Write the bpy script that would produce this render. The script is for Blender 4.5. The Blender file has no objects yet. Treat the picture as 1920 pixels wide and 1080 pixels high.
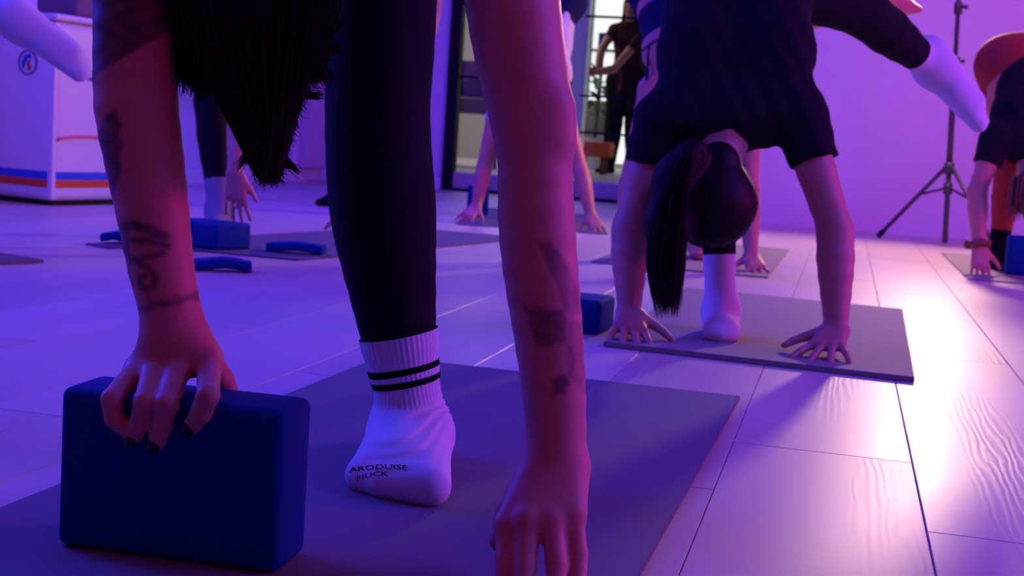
import bpy, bmesh, math, random
import numpy as np
from mathutils import Vector, Matrix
from mathutils.bvhtree import BVHTree

random.seed(7); RNG = np.random.default_rng(7)
scene = bpy.context.scene
C = scene.collection

# ------------------------------------------------------------------ camera
F_PX, Y_HOR, ROLL, CAM_H = 2500.0, 258.0, 0.066, 0.43
_p = math.atan((540 - Y_HOR) / F_PX)
FW = np.array([0, math.cos(_p), -math.sin(_p)]); _U = np.array([0, math.sin(_p), math.cos(_p)]); _R = np.array([1., 0, 0])
RT = _R * math.cos(ROLL) + _U * math.sin(ROLL); UP = _U * math.cos(ROLL) - _R * math.sin(ROLL)
CAM = np.array([0, 0, CAM_H])
cd = bpy.data.cameras.new('camera'); cam = bpy.data.objects.new('camera', cd); C.objects.link(cam)
m = Matrix.Identity(4)
for i in range(3):
    m[i][0], m[i][1], m[i][2], m[i][3] = RT[i], UP[i], -FW[i], CAM[i]
cam.matrix_world = m
cd.sensor_width = 36; cd.lens = F_PX / 1920 * 36; cd.clip_start = 0.05; cd.clip_end = 100
cd.dof.use_dof = True; cd.dof.focus_distance = 1.5; cd.dof.aperture_fstop = 11
scene.camera = cam

def ray(x, y): return FW * F_PX + RT * (x - 960) + UP * (540 - y)
def P(x, y, Y):                       # the point at depth Y seen at pixel (x, y)
    d = ray(x, y); return CAM + d * (Y / d[1])
def G(x, y, z=0.0):                   # the point at height z seen at pixel (x, y)
    d = ray(x, y); return CAM + d * ((z - CAM_H) / d[2])
def ppm(p): return F_PX / float((np.asarray(p) - CAM) @ FW)
E = np.array([0.237, 0.9715, 0]); E /= np.linalg.norm(E); Q = np.array([E[1], -E[0], 0])
ROOM_ROT = math.atan2(Q[1], Q[0])
def W(q, e, z=0.0): return Q * q + E * e + np.array([0, 0, z])

# ------------------------------------------------------------------ world, exposure, lights
world = bpy.data.worlds.new('world'); scene.world = world; world.use_nodes = True
bg = world.node_tree.nodes['Background']; bg.inputs[0].default_value = (0.16, 0.07, 0.42, 1); bg.inputs[1].default_value = 0.3
scene.view_settings.view_transform = 'Standard'; scene.view_settings.look = 'None'
scene.view_settings.gamma = 1; scene.view_settings.use_curve_mapping = False
scene.view_settings.exposure = 0.0

def area(name, loc, size, color, power, target=None):
    l = bpy.data.lights.new(name, 'AREA'); l.shape = 'RECTANGLE'; l.size, l.size_y = size
    l.color = color; l.energy = power
    o = bpy.data.objects.new(name, l); C.objects.link(o); o.location = loc
    d = Vector((0, 0, -1)) if target is None else (Vector(target) - Vector(loc))
    o.rotation_euler = d.to_track_quat('-Z', 'Y').to_euler()
    if target is None: o.rotation_euler.z = ROOM_ROT
    return o
VIO = (0.36, 0.09, 1.0); BLU = (0.05, 0.07, 1.0); PNK = (1.0, 0.10, 0.42)
CEIL = 3.0; QL_, QR_ = -4.0, 5.0
ADDED_LED = [  # added unseen panels: name, q, e, size, colour, watts, place
    ('blue violet', -2.3, 6.6, (2.2, 1.2), (0.03, 0.012, 1.0), 112, 'over the back left corner'),
    ('pink violet', 0.9, 6.6, (2.2, 1.2), (1.0, 0.26, 1.0), 10, 'over the middle of the white wall'),
    ('blue violet', -2.6, 3.4, (1.6, 1.2), (0.06, 0.02, 1.0), 18, 'above the striped cabinet'),
    ('deep blue', 3.0, 2.4, (1.0, 1.6), (0.05, 0.07, 1.0), 175, 'over the front right'),
    ('red', 1.2, -0.7, (1.0, 0.8), (1.0, 0.0, 0.03), 10, 'behind the camera'),
    ('bright blue', -1.7, 1.4, (0.7, 0.7), (0.01, 0.07, 1.0), 26, 'above the nearest mat'),
]
ADDED_WALL_LED = [  # added unseen panels: name, q on the wall, e, z, way it faces along q, size (along the wall, height), colour, watts
    ('blue', QL_, 2.4, 1.75, 1, (1.4, 0.7), (0.01, 0.03, 1.0), 120),
    ('magenta', QR_, 4.0, 1.6, -1, (1.8, 0.9), (1.0, 0.02, 0.68), 100),
]
for nm, q, e, sz, col, pw, place in ADDED_LED:
    area(nm.replace(' ', '_') + '_added_ceiling_light', W(q, e, CEIL - 0.075), sz, col, pw)
for nm, q, e, z, sg, sz, col, pw in ADDED_WALL_LED:
    area(nm + '_added_wall_light', W(q + sg * 0.075, e, z), sz, col, pw, W(q + sg * 2, e, z))

# ------------------------------------------------------------------ materials
def mat(name, col, rough=0.6, spec=0.4, bump=None, emis=None, var=None, metal=0.0, trans=0.0, coat=0.0, sheen=0.0):
    mt = bpy.data.materials.new(name); mt.use_nodes = True
    nt = mt.node_tree; b = nt.nodes['Principled BSDF']
    b.inputs['Base Color'].default_value = (*col, 1); b.inputs['Roughness'].default_value = rough
    b.inputs['Specular IOR Level'].default_value = spec; b.inputs['Metallic'].default_value = metal
    b.inputs['Transmission Weight'].default_value = trans
    b.inputs['Sheen Weight'].default_value = sheen
    if emis:
        b.inputs['Emission Color'].default_value = (*emis[0], 1); b.inputs['Emission Strength'].default_value = emis[1]
    tc = nt.nodes.new('ShaderNodeTexCoord')
    if var:                                   # (scale, amount): soft colour variation
        n = nt.nodes.new('ShaderNodeTexNoise'); n.inputs['Scale'].default_value = var[0]; n.inputs['Detail'].default_value = 4
        nt.links.new(tc.outputs['Object'], n.inputs['Vector'])
        h = nt.nodes.new('ShaderNodeHueSaturation'); h.inputs['Color'].default_value = (*col, 1)
        r = nt.nodes.new('ShaderNodeMapRange'); r.inputs[3].default_value = 1 - var[1]; r.inputs[4].default_value = 1 + var[1]
        nt.links.new(n.outputs['Fac'], r.inputs[0]); nt.links.new(r.outputs[0], h.inputs['Value'])
        nt.links.new(h.outputs[0], b.inputs['Base Color'])
    if bump:                                  # (scale, strength, distance)
        n = nt.nodes.new('ShaderNodeTexNoise'); n.inputs['Scale'].default_value = bump[0]; n.inputs['Detail'].default_value = 3
        nt.links.new(tc.outputs['Object'], n.inputs['Vector'])
        bp = nt.nodes.new('ShaderNodeBump'); bp.inputs['Strength'].default_value = bump[1]; bp.inputs['Distance'].default_value = bump[2]
        nt.links.new(n.outputs['Fac'], bp.inputs['Height']); nt.links.new(bp.outputs[0], b.inputs['Normal'])
    return mt

def skin_mat(name, col, rough=0.48):
    mt = mat(name, col, rough, 0.35, bump=(140, 0.12, 0.002))
    nt = mt.node_tree; b = nt.nodes['Principled BSDF']
    b.inputs['Subsurface Weight'].default_value = 0.12; b.inputs['Subsurface Radius'].default_value = (0.012, 0.005, 0.003)
    at = nt.nodes.new('ShaderNodeAttribute'); at.attribute_name = 'ink'
    tc = nt.nodes.new('ShaderNodeTexCoord')
    n = nt.nodes.new('ShaderNodeTexNoise'); n.inputs['Scale'].default_value = 14; n.inputs['Detail'].default_value = 4
    nt.links.new(tc.outputs['Object'], n.inputs['Vector'])
    mp = nt.nodes.new('ShaderNodeMapRange'); mp.inputs[3].default_value = 0.86; mp.inputs[4].default_value = 1.14
    nt.links.new(n.outputs['Fac'], mp.inputs[0])
    h = nt.nodes.new('ShaderNodeHueSaturation'); h.inputs['Color'].default_value = (*col, 1); nt.links.new(mp.outputs[0], h.inputs['Value'])
    mx = nt.nodes.new('ShaderNodeMix'); mx.data_type = 'RGBA'
    nt.links.new(at.outputs['Fac'], mx.inputs['Factor']); nt.links.new(h.outputs[0], mx.inputs[6])
    mx.inputs[7].default_value = (0.022, 0.022, 0.045, 1)
    nt.links.new(mx.outputs[2], b.inputs['Base Color'])
    return mt

def floor_mat():
    mt = bpy.data.materials.new('pale_wood_plank'); mt.use_nodes = True
    nt = mt.node_tree; b = nt.nodes['Principled BSDF']; L = nt.links.new
    tc = nt.nodes.new('ShaderNodeTexCoord'); oi = nt.nodes.new('ShaderNodeObjectInfo')
    add = nt.nodes.new('ShaderNodeVectorMath'); add.operation = 'ADD'
    sc = nt.nodes.new('ShaderNodeVectorMath'); sc.operation = 'SCALE'; sc.inputs[0].default_value = (13.1, 7.7, 3.3)
    L(oi.outputs['Random'], sc.inputs['Scale']); L(tc.outputs['Object'], add.inputs[0]); L(sc.outputs[0], add.inputs[1])
    mp = nt.nodes.new('ShaderNodeMapping'); mp.inputs['Scale'].default_value = (1, 0.16, 1); L(add.outputs[0], mp.inputs[0])
    wv = nt.nodes.new('ShaderNodeTexWave'); wv.wave_type = 'BANDS'; wv.bands_direction = 'X'
    wv.inputs['Scale'].default_value = 26; wv.inputs['Distortion'].default_value = 9; wv.inputs['Detail'].default_value = 3; wv.inputs['Detail Scale'].default_value = 1.2
    L(mp.outputs[0], wv.inputs['Vector'])
    n = nt.nodes.new('ShaderNodeTexNoise'); n.inputs['Scale'].default_value = 5; n.inputs['Detail'].default_value = 5; L(mp.outputs[0], n.inputs['Vector'])
    mul = nt.nodes.new('ShaderNodeMath'); mul.operation = 'MULTIPLY'
    r0 = nt.nodes.new('ShaderNodeMapRange'); r0.inputs[1].default_value = 0.48; r0.inputs[2].default_value = 0.68; L(n.outputs['Fac'], r0.inputs[0])
    L(wv.outputs['Fac'], mul.inputs[0]); L(r0.outputs[0], mul.inputs[1])
    rp = nt.nodes.new('ShaderNodeMix'); rp.data_type = 'RGBA'
    rp.inputs[6].default_value = (0.60, 0.50, 0.43, 1); rp.inputs[7].default_value = (0.52, 0.42, 0.36, 1); L(mul.outputs[0], rp.inputs['Factor'])
    h = nt.nodes.new('ShaderNodeHueSaturation'); L(rp.outputs[2], h.inputs['Color'])
    rr = nt.nodes.new('ShaderNodeMapRange'); rr.inputs[3].default_value = 0.93; rr.inputs[4].default_value = 1.07; L(oi.outputs['Random'], rr.inputs[0]); L(rr.outputs[0], h.inputs['Value'])
    L(h.outputs[0], b.inputs['Base Color'])
    r2 = nt.nodes.new('ShaderNodeMapRange'); r2.inputs[3].default_value = 0.36; r2.inputs[4].default_value = 0.46; L(n.outputs['Fac'], r2.inputs[0]); L(r2.outputs[0], b.inputs['Roughness'])
    bp = nt.nodes.new('ShaderNodeBump'); bp.inputs['Strength'].default_value = 0.35; bp.inputs['Distance'].default_value = 0.0006
    L(mul.outputs[0], bp.inputs['Height']); L(bp.outputs[0], b.inputs['Normal'])
    b.inputs['Specular IOR Level'].default_value = 0.4
    return mt

M = {}
M['plank'] = floor_mat()
M['subfloor'] = mat('dark_subfloor', (0.05, 0.04, 0.04), 0.9)
M['wall'] = mat('white_wall_paint', (0.78, 0.76, 0.76), 0.75, 0.3, bump=(90, 0.1, 0.002), var=(3, 0.03))
M['ceiling'] = mat('dark_ceiling_paint', (0.10, 0.10, 0.11), 0.9)
M['white'] = mat('white_lacquer', (0.8, 0.8, 0.8), 0.35, 0.5)
M['blackmetal'] = mat('black_metal', (0.008, 0.008, 0.010), 0.6, 0.2)
M['standmetal'] = mat('dark_stand_metal', (0.05, 0.045, 0.05), 0.45, 0.5)
M['mat'] = mat('grey_mat_rubber', (0.17, 0.15, 0.19), 0.8, 0.25, bump=(700, 0.25, 0.001), var=(6, 0.06))
M['mat2'] = mat('taupe_mat_rubber', (0.27, 0.23, 0.22), 0.75, 0.3, bump=(700, 0.25, 0.001), var=(6, 0.06))
M['foam'] = mat('navy_foam', (0.002, 0.05, 0.25), 0.75, 0.15, bump=(900, 0.15, 0.0006))
M['skin'] = skin_mat('skin', (0.60, 0.25, 0.20))
M['legging'] = mat('black_stretch_knit', (0.006, 0.006, 0.008), 0.85, 0.2, bump=(600, 0.2, 0.001))
M['shirt'] = mat('black_cotton', (0.011, 0.010, 0.016), 0.9, 0.15, bump=(60, 0.35, 0.006))
M['navy'] = mat('navy_cotton', (0.012, 0.016, 0.07), 0.9, 0.15)
M['rust'] = mat('rust_leggings', (0.36, 0.045, 0.04), 0.8, 0.2)
M['lilac'] = mat('pale_lilac_cotton', (0.66, 0.62, 0.74), 0.85, 0.2)
M['sock'] = mat('white_sock_knit', (0.72, 0.70, 0.74), 0.95, 0.1, bump=(900, 0.5, 0.001))
M['greysock'] = mat('grey_sock_knit', (0.27, 0.25, 0.31), 0.95, 0.1)
M['stripe'] = mat('black_sock_stripe', (0.008, 0.008, 0.01), 0.95, 0.1)
M['hair'] = mat('dark_brown_hair', (0.011, 0.005, 0.006), 0.55, 0.16)
M['hairb'] = mat('light_brown_hair', (0.14, 0.07, 0.045), 0.45, 0.4)
M['nail'] = mat('black_nail_polish', (0.006, 0.006, 0.01), 0.15, 0.5)
M['blue'] = mat('blue_print', (0.015, 0.10, 0.62), 0.5)
M['orange'] = mat('orange_print', (0.75, 0.10, 0.03), 0.5)
M['pinkglint'] = mat('pink_red_reflection', (0.9, 0.16, 0.22), 0.4)  # pink of the cabinet's reflection, given as a solid colour
M['darkblue'] = mat('dark_blue_print', (0.03, 0.04, 0.16), 0.5)

# ------------------------------------------------------------------ mesh helpers
def link(name, me, material=None, parent=None):
    o = bpy.data.objects.new(name, me); C.objects.link(o)
    if material is not None and len(me.materials) == 0: me.materials.append(material)
    if parent is not None:
        o.parent = parent; o.matrix_parent_inverse = parent.matrix_basis.inverted()
    return o
def tag(o, label=None, cat=None, group=None, kind=None):
    if label: o['label'] = label
    if cat: o['category'] = cat
    if group: o['group'] = group
    if kind: o['kind'] = kind
    return o
def empty(name, loc, rz=0.0):
    o = bpy.data.objects.new(name, None); C.objects.link(o); o.location = loc; o.rotation_euler.z = rz; o.empty_display_size = 0.1
    return o
def bm_to(name, bm, material, parent=None, smooth=False):
    me = bpy.data.meshes.new(name); bm.to_mesh(me); bm.free()
    if smooth:
        for p in me.polygons: p.use_smooth = True
    return link(name, me, material, parent)
def frame(x, y, z, o=(0, 0, 0)):
    mm = Matrix.Identity(4)
    for i in range(3): mm[i][0], mm[i][1], mm[i][2], mm[i][3] = x[i], y[i], z[i], o[i]
    return mm
ROOM = frame(Q, E, (0, 0, 1))
def box(bm, lo, hi, mx=None, bevel=0.0, seg=2):
    r = bmesh.ops.create_cube(bm, size=1)
    vs = r['verts']
    for v in vs:
        v.co = Vector([lo[i] + (v.co[i] + 0.5) * (hi[i] - lo[i]) for i in range(3)])
    if bevel > 0:
        es = list({e for v in vs for e in v.link_edges})
        rr = bmesh.ops.bevel(bm, geom=es, offset=bevel, segments=seg, affect='EDGES', profile=0.5)
        vs = list({v for f in rr['faces'] for v in f.verts} | {v for v in vs if v.is_valid})
    if mx is not None: bmesh.ops.transform(bm, matrix=mx, verts=[v for v in vs if v.is_valid])
    return vs
def box_obj(name, lo, hi, material, parent=None, mx=None, bevel=0.0, seg=2, smooth=False):
    bm = bmesh.new(); box(bm, lo, hi, None, bevel, seg)
    if mx is not None: bmesh.ops.transform(bm, matrix=mx, verts=bm.verts)
    return bm_to(name, bm, material, parent, smooth)
def tube_data(pts, rad, sides=8, cap=True):
    pts = np.asarray(pts, float); n = len(pts); rad = np.broadcast_to(np.asarray(rad, float), (n,))
    tg = np.gradient(pts, axis=0); tg /= np.linalg.norm(tg, axis=1)[:, None] + 1e-12
    ref = np.array([0.3, 0.1, 0.95]) if abs(tg[0] @ np.array([0.3, 0.1, 0.95])) < 0.9 else np.array([1., 0, 0])
    V = []; Fc = []
    u = np.cross(tg[0], ref); u /= np.linalg.norm(u)
    for i in range(n):
        u = u - tg[i] * (u @ tg[i]); u /= np.linalg.norm(u) + 1e-12
        v = np.cross(tg[i], u)
        for k in range(sides):
            a = 2 * math.pi * k / sides
            V.append(pts[i] + rad[i] * (math.cos(a) * u + math.sin(a) * v))
    for i in range(n - 1):
        for k in range(sides):
            k2 = (k + 1) % sides
            Fc.append((i * sides + k, i * sides + k2, (i + 1) * sides + k2, (i + 1) * sides + k))
    if cap:
        Fc.append(tuple(range(sides))[::-1]); Fc.append(tuple((n - 1) * sides + k for k in range(sides)))
    return V, Fc
def tubes_obj(name, tubes, material, parent=None, sides=8, smooth=True):
    if len(tubes) > 30: return many_tubes(name, tubes, material, parent, sides)
    V = []; Fc = []
    for pts, rad in tubes:
        v, f = tube_data(pts, rad, sides); o = len(V); V += v; Fc += [tuple(i + o for i in q) for q in f]
    me = bpy.data.meshes.new(name); me.from_pydata([tuple(v) for v in V], [], Fc); me.update()
    if smooth:
        for p in me.polygons: p.use_smooth = True
    return link(name, me, material, parent)
def many_tubes(name, tubes, material, parent=None, sides=4):
    by = {}
    for p, r in tubes: by.setdefault(len(p), []).append((np.asarray(p, float), np.broadcast_to(np.asarray(r, float), (len(p),))))
    Vs = []; Fs = []; off = 0
    for n, lst in by.items():
        pts = np.stack([a for a, _ in lst]); rad = np.stack([b for _, b in lst]); N = len(lst)
        tg = np.gradient(pts, axis=1); tg /= np.linalg.norm(tg, axis=2, keepdims=True) + 1e-12
        u = np.cross(tg, np.array([0.85, 0.5, 0.12])); u /= np.linalg.norm(u, axis=2, keepdims=True) + 1e-12; v = np.cross(tg, u)
        a = 2 * np.pi * np.arange(sides) / sides
        ring = pts[:, :, None] + rad[:, :, None, None] * (np.cos(a)[:, None] * u[:, :, None] + np.sin(a)[:, None] * v[:, :, None])
        Vs.append(ring.reshape(-1, 3))
        i, k = np.meshgrid(np.arange(n - 1), np.arange(sides), indexing='ij'); k2 = (k + 1) % sides
        f = np.stack([i * sides + k, i * sides + k2, (i + 1) * sides + k2, (i + 1) * sides + k], -1).reshape(-1, 4)
        Fs.append((f[None] + (np.arange(N) * n * sides)[:, None, None]).reshape(-1, 4) + off); off += N * n * sides
    V = np.concatenate(Vs); f = np.concatenate(Fs); me = bpy.data.meshes.new(name)
    me.vertices.add(len(V)); me.vertices.foreach_set('co', V.astype(np.float32).ravel())
    me.loops.add(f.size); me.loops.foreach_set('vertex_index', f.astype(np.int32).ravel())
    me.polygons.add(len(f)); me.polygons.foreach_set('loop_start', np.arange(0, f.size, 4, dtype=np.int32)); me.polygons.foreach_set('use_smooth', np.ones(len(f), bool))
    me.update(calc_edges=True)
    return link(name, me, material, parent)
def poly_prism(name, pts, z0, z1, material, parent=None, bevel=0.0):
    bm = bmesh.new(); vs = [bm.verts.new((p[0], p[1], z0)) for p in pts]
    f = bm.faces.new(vs); f.normal_update()
    if f.normal.z > 0: f.normal_flip()
    r = bmesh.ops.extrude_face_region(bm, geom=[f]); top = [v for v in r['geom'] if isinstance(v, bmesh.types.BMVert)]
    for v in top: v.co.z = z1
    bmesh.ops.recalc_face_normals(bm, faces=bm.faces)
    if bevel: bmesh.ops.bevel(bm, geom=list(bm.edges), offset=bevel, segments=2, affect='EDGES')
    return bm_to(name, bm, material, parent)

# ------------------------------------------------------------------ implicit bodies: smooth unions of tapered capsules
def nrm(v): v = np.asarray(v, float); return v / (np.linalg.norm(v) + 1e-12)
class Prim:
    __slots__ = ('a', 'b', 'ra', 'rb', 'k', 'fa', 'fb', 't')
    def __init__(s, a, ra, b, rb, k=0.02, fa=False, fb=False, t=''):
        s.a = np.asarray(a, float); s.b = np.asarray(b, float); s.ra, s.rb, s.k, s.fa, s.fb, s.t = ra, rb, k, fa, fb, t
    def d(s, p):
        ba = (s.b - s.a).astype(p.dtype); L2 = float(ba @ ba) + 1e-12
        pa = p - s.a.astype(p.dtype)
        t0 = (pa @ ba) / p.dtype.type(L2); t = np.clip(t0, 0, 1)
        q = pa - t[..., None] * ba
        r = np.sqrt(np.einsum('...i,...i->...', q, q)) - (s.ra + (s.rb - s.ra) * t)
        if s.fb: r = np.maximum(r, (t0 - 1) * p.dtype.type(math.sqrt(L2)))
        if s.fa: r = np.maximum(r, -t0 * p.dtype.type(math.sqrt(L2)))
        return r
    def inf(s, g, **kw):
        n = Prim(s.a, s.ra + g, s.b, s.rb + g, s.k, s.fa, s.fb, s.t)
        for k_, v in kw.items(): setattr(n, k_, v)
        return n
def smin(a, b, k):
    h = np.maximum(k - np.abs(a - b), 0) / k
    return np.minimum(a, b) - h * h * k * 0.25
def sdf_mesh(name, prims, h, disp=None, clips=(), relax=2, cuts=()):
    B = 12; bs = B * h; half = bs * 0.87
    lo = np.min([np.minimum(p.a - max(p.ra, p.rb), p.b - max(p.ra, p.rb)) for p in prims], axis=0) - 3 * h
    hi = np.max([np.maximum(p.a + max(p.ra, p.rb), p.b + max(p.ra, p.rb)) for p in prims], axis=0) + 3 * h
    nb = np.ceil((hi - lo) / bs).astype(int) + 1
    gi = np.stack(np.meshgrid(*[np.arange(n) for n in nb], indexing='ij'), -1).reshape(-1, 3)
    cen = (lo + (gi + 0.5) * bs)
    D = np.stack([p.d(cen) for p in prims])           # (np, nblocks)
    dm = D.min(0); kx = max(p.k for p in prims)
    act = np.abs(dm) < half * 1.15 + kx * 0.5 + 0.004
    # deep-inside blocks drop out on their own through the sign test
    gi, cen, D, dm = gi[act], cen[act], D[:, act], dm[act]
    loc = np.stack(np.meshgrid(*[np.arange(B + 1)] * 3, indexing='ij'), -1).reshape(-1, 3).astype(np.float32) * h
    base = (lo + gi * bs).astype(np.float32)
    nblk = len(gi); val = np.full((nblk, (B + 1) ** 3), 9.0, np.float32)
    for ip, p in enumerate(prims):
        sel = np.nonzero(D[ip] - dm < 2 * half + p.k + 0.01)[0]
        for c0 in range(0, len(sel), 400):
            s_ = sel[c0:c0 + 400]
            pts = base[s_][:, None, :] + loc[None]
            d = p.d(pts).astype(np.float32)
            val[s_] = smin(val[s_], d, np.float32(p.k))
    if clips or disp is not None or cuts:
        for c0 in range(0, nblk, 400):
            s_ = slice(c0, c0 + 400); pts = base[s_][:, None, :] + loc[None]
            if disp is not None: val[s_] = val[s_] + disp(pts).astype(np.float32)
            for cp, cn in clips:
                cn = nrm(cn); val[s_] = np.maximum(val[s_], ((pts - np.asarray(cp, np.float32)) @ cn.astype(np.float32)))
            for p in cuts: val[s_] = np.maximum(val[s_], -p.d(pts).astype(np.float32))
    val = np.where(val == 0, np.float32(1e-7), val)
    v = val.reshape(nblk, B + 1, B + 1, B + 1); ins = v < 0
    cnt = np.zeros((nblk, B, B, B), np.int8)
    for dx in (0, 1):
        for dy in (0, 1):
            for dz in (0, 1): cnt += ins[:, dx:dx + B, dy:dy + B, dz:dz + B]
    cb, ci, cj, ck = np.nonzero((cnt > 0) & (cnt < 8))
    acc = np.zeros((len(cb), 3)); num = np.zeros(len(cb))
    corners = [(dx, dy, dz) for dx in (0, 1) for dy in (0, 1) for dz in (0, 1)]
    for a_ in corners:
        for ax in range(3):
            if a_[ax] == 1: continue
            b_ = list(a_); b_[ax] = 1
            va = v[cb, ci + a_[0], cj + a_[1], ck + a_[2]]; vb = v[cb, ci + b_[0], cj + b_[1], ck + b_[2]]
            mk = (va < 0) != (vb < 0); t = np.where(mk, va / np.where(mk, va - vb, 1), 0)
            pt = np.tile(np.array(a_, float), (len(cb), 1)); pt[:, ax] += t
            acc += pt * mk[:, None]; num += mk
    gc = gi[cb] * B + np.stack([ci, cj, ck], 1)
    vert = lo + (gc + acc / num[:, None]) * h
    N = (nb * B + 4).astype(np.int64)
    key = lambda g: (g[:, 0].astype(np.int64) + 1) * (N[1] * N[2]) + (g[:, 1].astype(np.int64) + 1) * N[2] + g[:, 2].astype(np.int64) + 1
    kk = key(gc); order = np.argsort(kk); ks = kk[order]; vert = vert[order]
    faces = []
    for ax in range(3):
        sl0 = [slice(0, B)] * 3; sl1 = [slice(0, B)] * 3; sl1[ax] = slice(1, B + 1)
        i0 = ins[(slice(None), *sl0)]; i1 = ins[(slice(None), *sl1)]
        eb, ei, ej, ek = np.nonzero(i0 != i1)
        g = gi[eb] * B + np.stack([ei, ej, ek], 1); fl = i0[eb, ei, ej, ek]
        u, w = (ax + 1) % 3, (ax + 2) % 3; idx = []
        for du, dw in ((-1, -1), (0, -1), (0, 0), (-1, 0)):
            g2 = g.copy(); g2[:, u] += du; g2[:, w] += dw
            kq = key(g2); pos = np.clip(np.searchsorted(ks, kq), 0, len(ks) - 1)
            idx.append(np.where(ks[pos] == kq, pos, -1))
        f = np.stack(idx, 1); ok = (f >= 0).all(1); f = f[ok]; fl = fl[ok]
        faces.append(np.where(fl[:, None], f, f[:, ::-1]))
    f = np.concatenate(faces)
    for _ in range(relax):
        s = np.zeros_like(vert); nv = len(vert)
        ia = np.concatenate([f[:, 0], f[:, 1], f[:, 2], f[:, 3], f[:, 1], f[:, 2], f[:, 3], f[:, 0]]); ib = np.concatenate([f[:, 1], f[:, 2], f[:, 3], f[:, 0], f[:, 0], f[:, 1], f[:, 2], f[:, 3]])
        n = np.bincount(ia, minlength=nv)
        for c_ in range(3): s[:, c_] = np.bincount(ia, weights=vert[ib, c_], minlength=nv)
        vert = np.where(n[:, None] > 0, vert * 0.5 + 0.5 * s / np.maximum(n, 1)[:, None], vert)
    me = bpy.data.meshes.new(name)
    me.vertices.add(len(vert)); me.vertices.foreach_set('co', vert.astype(np.float32).ravel())
    me.loops.add(f.size); me.loops.foreach_set('vertex_index', f.astype(np.int32).ravel())
    me.polygons.add(len(f)); me.polygons.foreach_set('loop_start', np.arange(0, f.size, 4, dtype=np.int32))
    me.polygons.foreach_set('use_smooth', np.ones(len(f), bool))
    me.update(calc_edges=True); me.validate()
    return me

def chain(pts, rad, k=0.02, t='', sub=2, fa=False, fb=False):
    """tapered limb through points with radii, rounded off with a Catmull-Rom curve"""
    pts = np.asarray(pts, float); rad = np.asarray(rad, float); out = []; P_ = []; R_ = []
    n = len(pts)
    for i in range(n - 1):
        p0, p1, p2, p3 = pts[max(i - 1, 0)], pts[i], pts[i + 1], pts[min(i + 2, n - 1)]
        r0, r1, r2, r3 = rad[max(i - 1, 0)], rad[i], rad[i + 1], rad[min(i + 2, n - 1)]
        for s in range(sub):
            x = s / sub; c = lambda a, b, c_, d_: 0.5 * (2 * b + (c_ - a) * x + (2 * a - 5 * b + 4 * c_ - d_) * x * x + (3 * b - a - 3 * c_ + d_) * x ** 3)
            P_.append(c(p0, p1, p2, p3)); R_.append(c(r0, r1, r2, r3))
    P_.append(pts[-1]); R_.append(rad[-1])
    for i in range(len(P_) - 1):
        out.append(Prim(P_[i], R_[i], P_[i + 1], R_[i + 1], k if i == 0 else 0.005, fa and i == 0, fb and i == len(P_) - 2, t))
    return out

def hand_prims(Wr, d, side, n, flex=(10, 15, 12), spread=9, s=1.0, thumb=None, t='hand', curl=None, ls=1.0):
    """Wr wrist, d towards the knuckles, side towards the thumb, n the way the palm faces"""
    d = nrm(d); side = nrm(side - d * (side @ d)); n = nrm(n - d * (n @ d) - side * (n @ side)); out = []; tips = []
    off = [0.029, 0.010, -0.010, -0.028]; lm = [0.084, 0.086, 0.081, 0.074]
    lens = [(0.040, 0.025, 0.020), (0.044, 0.028, 0.021), (0.041, 0.026, 0.021), (0.032, 0.020, 0.018)]
    for i in range(4):
        k_ = Wr + (d * lm[i] + side * off[i]) * s
        out.append(Prim(Wr + side * off[i] * 0.62 * s + d * 0.006 * s, 0.0135 * s, k_, 0.0108 * s, 0.014 * s, t=t))
        ang = 0; p = k_; a = math.radians(spread * (1.5 - i) * 0.9); dr0 = d * math.cos(a) + side * math.sin(a)
        fx = curl[i] if curl else flex; r = [0.0096, 0.0086, 0.0078, 0.0066]
        if i == 3: r = [x * 0.87 for x in r]
        for j in range(3):
            ang += math.radians(fx[j]); dr = dr0 * math.cos(ang) + n * math.sin(ang)
            q = p + dr * lens[i][j] * s * ls
            out.append(Prim(p, r[j] * s, q, r[j + 1] * s, 0.006 * s if j == 0 else 0.003, t=t)); p = q
        tips.append((p, dr))
    tb = thumb or (0.55, 0.8, 0.25)
    b = Wr + (d * 0.022 + side * 0.024) * s; dr = nrm(d * tb[0] + side * tb[1] + n * tb[2])
    p1 = b + dr * 0.040 * s; out.append(Prim(b, 0.0155 * s, p1, 0.0112 * s, 0.014 * s, t=t))
    dr2 = nrm(dr + d * 0.35); p2 = p1 + dr2 * 0.030 * s; out.append(Prim(p1, 0.0104 * s, p2, 0.0092 * s, 0.004, t=t))
    dr3 = nrm(dr2 + d * 0.2 + n * 0.1); out.append(Prim(p2, 0.0092 * s, p2 + dr3 * 0.024 * s, 0.0072 * s, 0.003, t=t))
    return out

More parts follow.
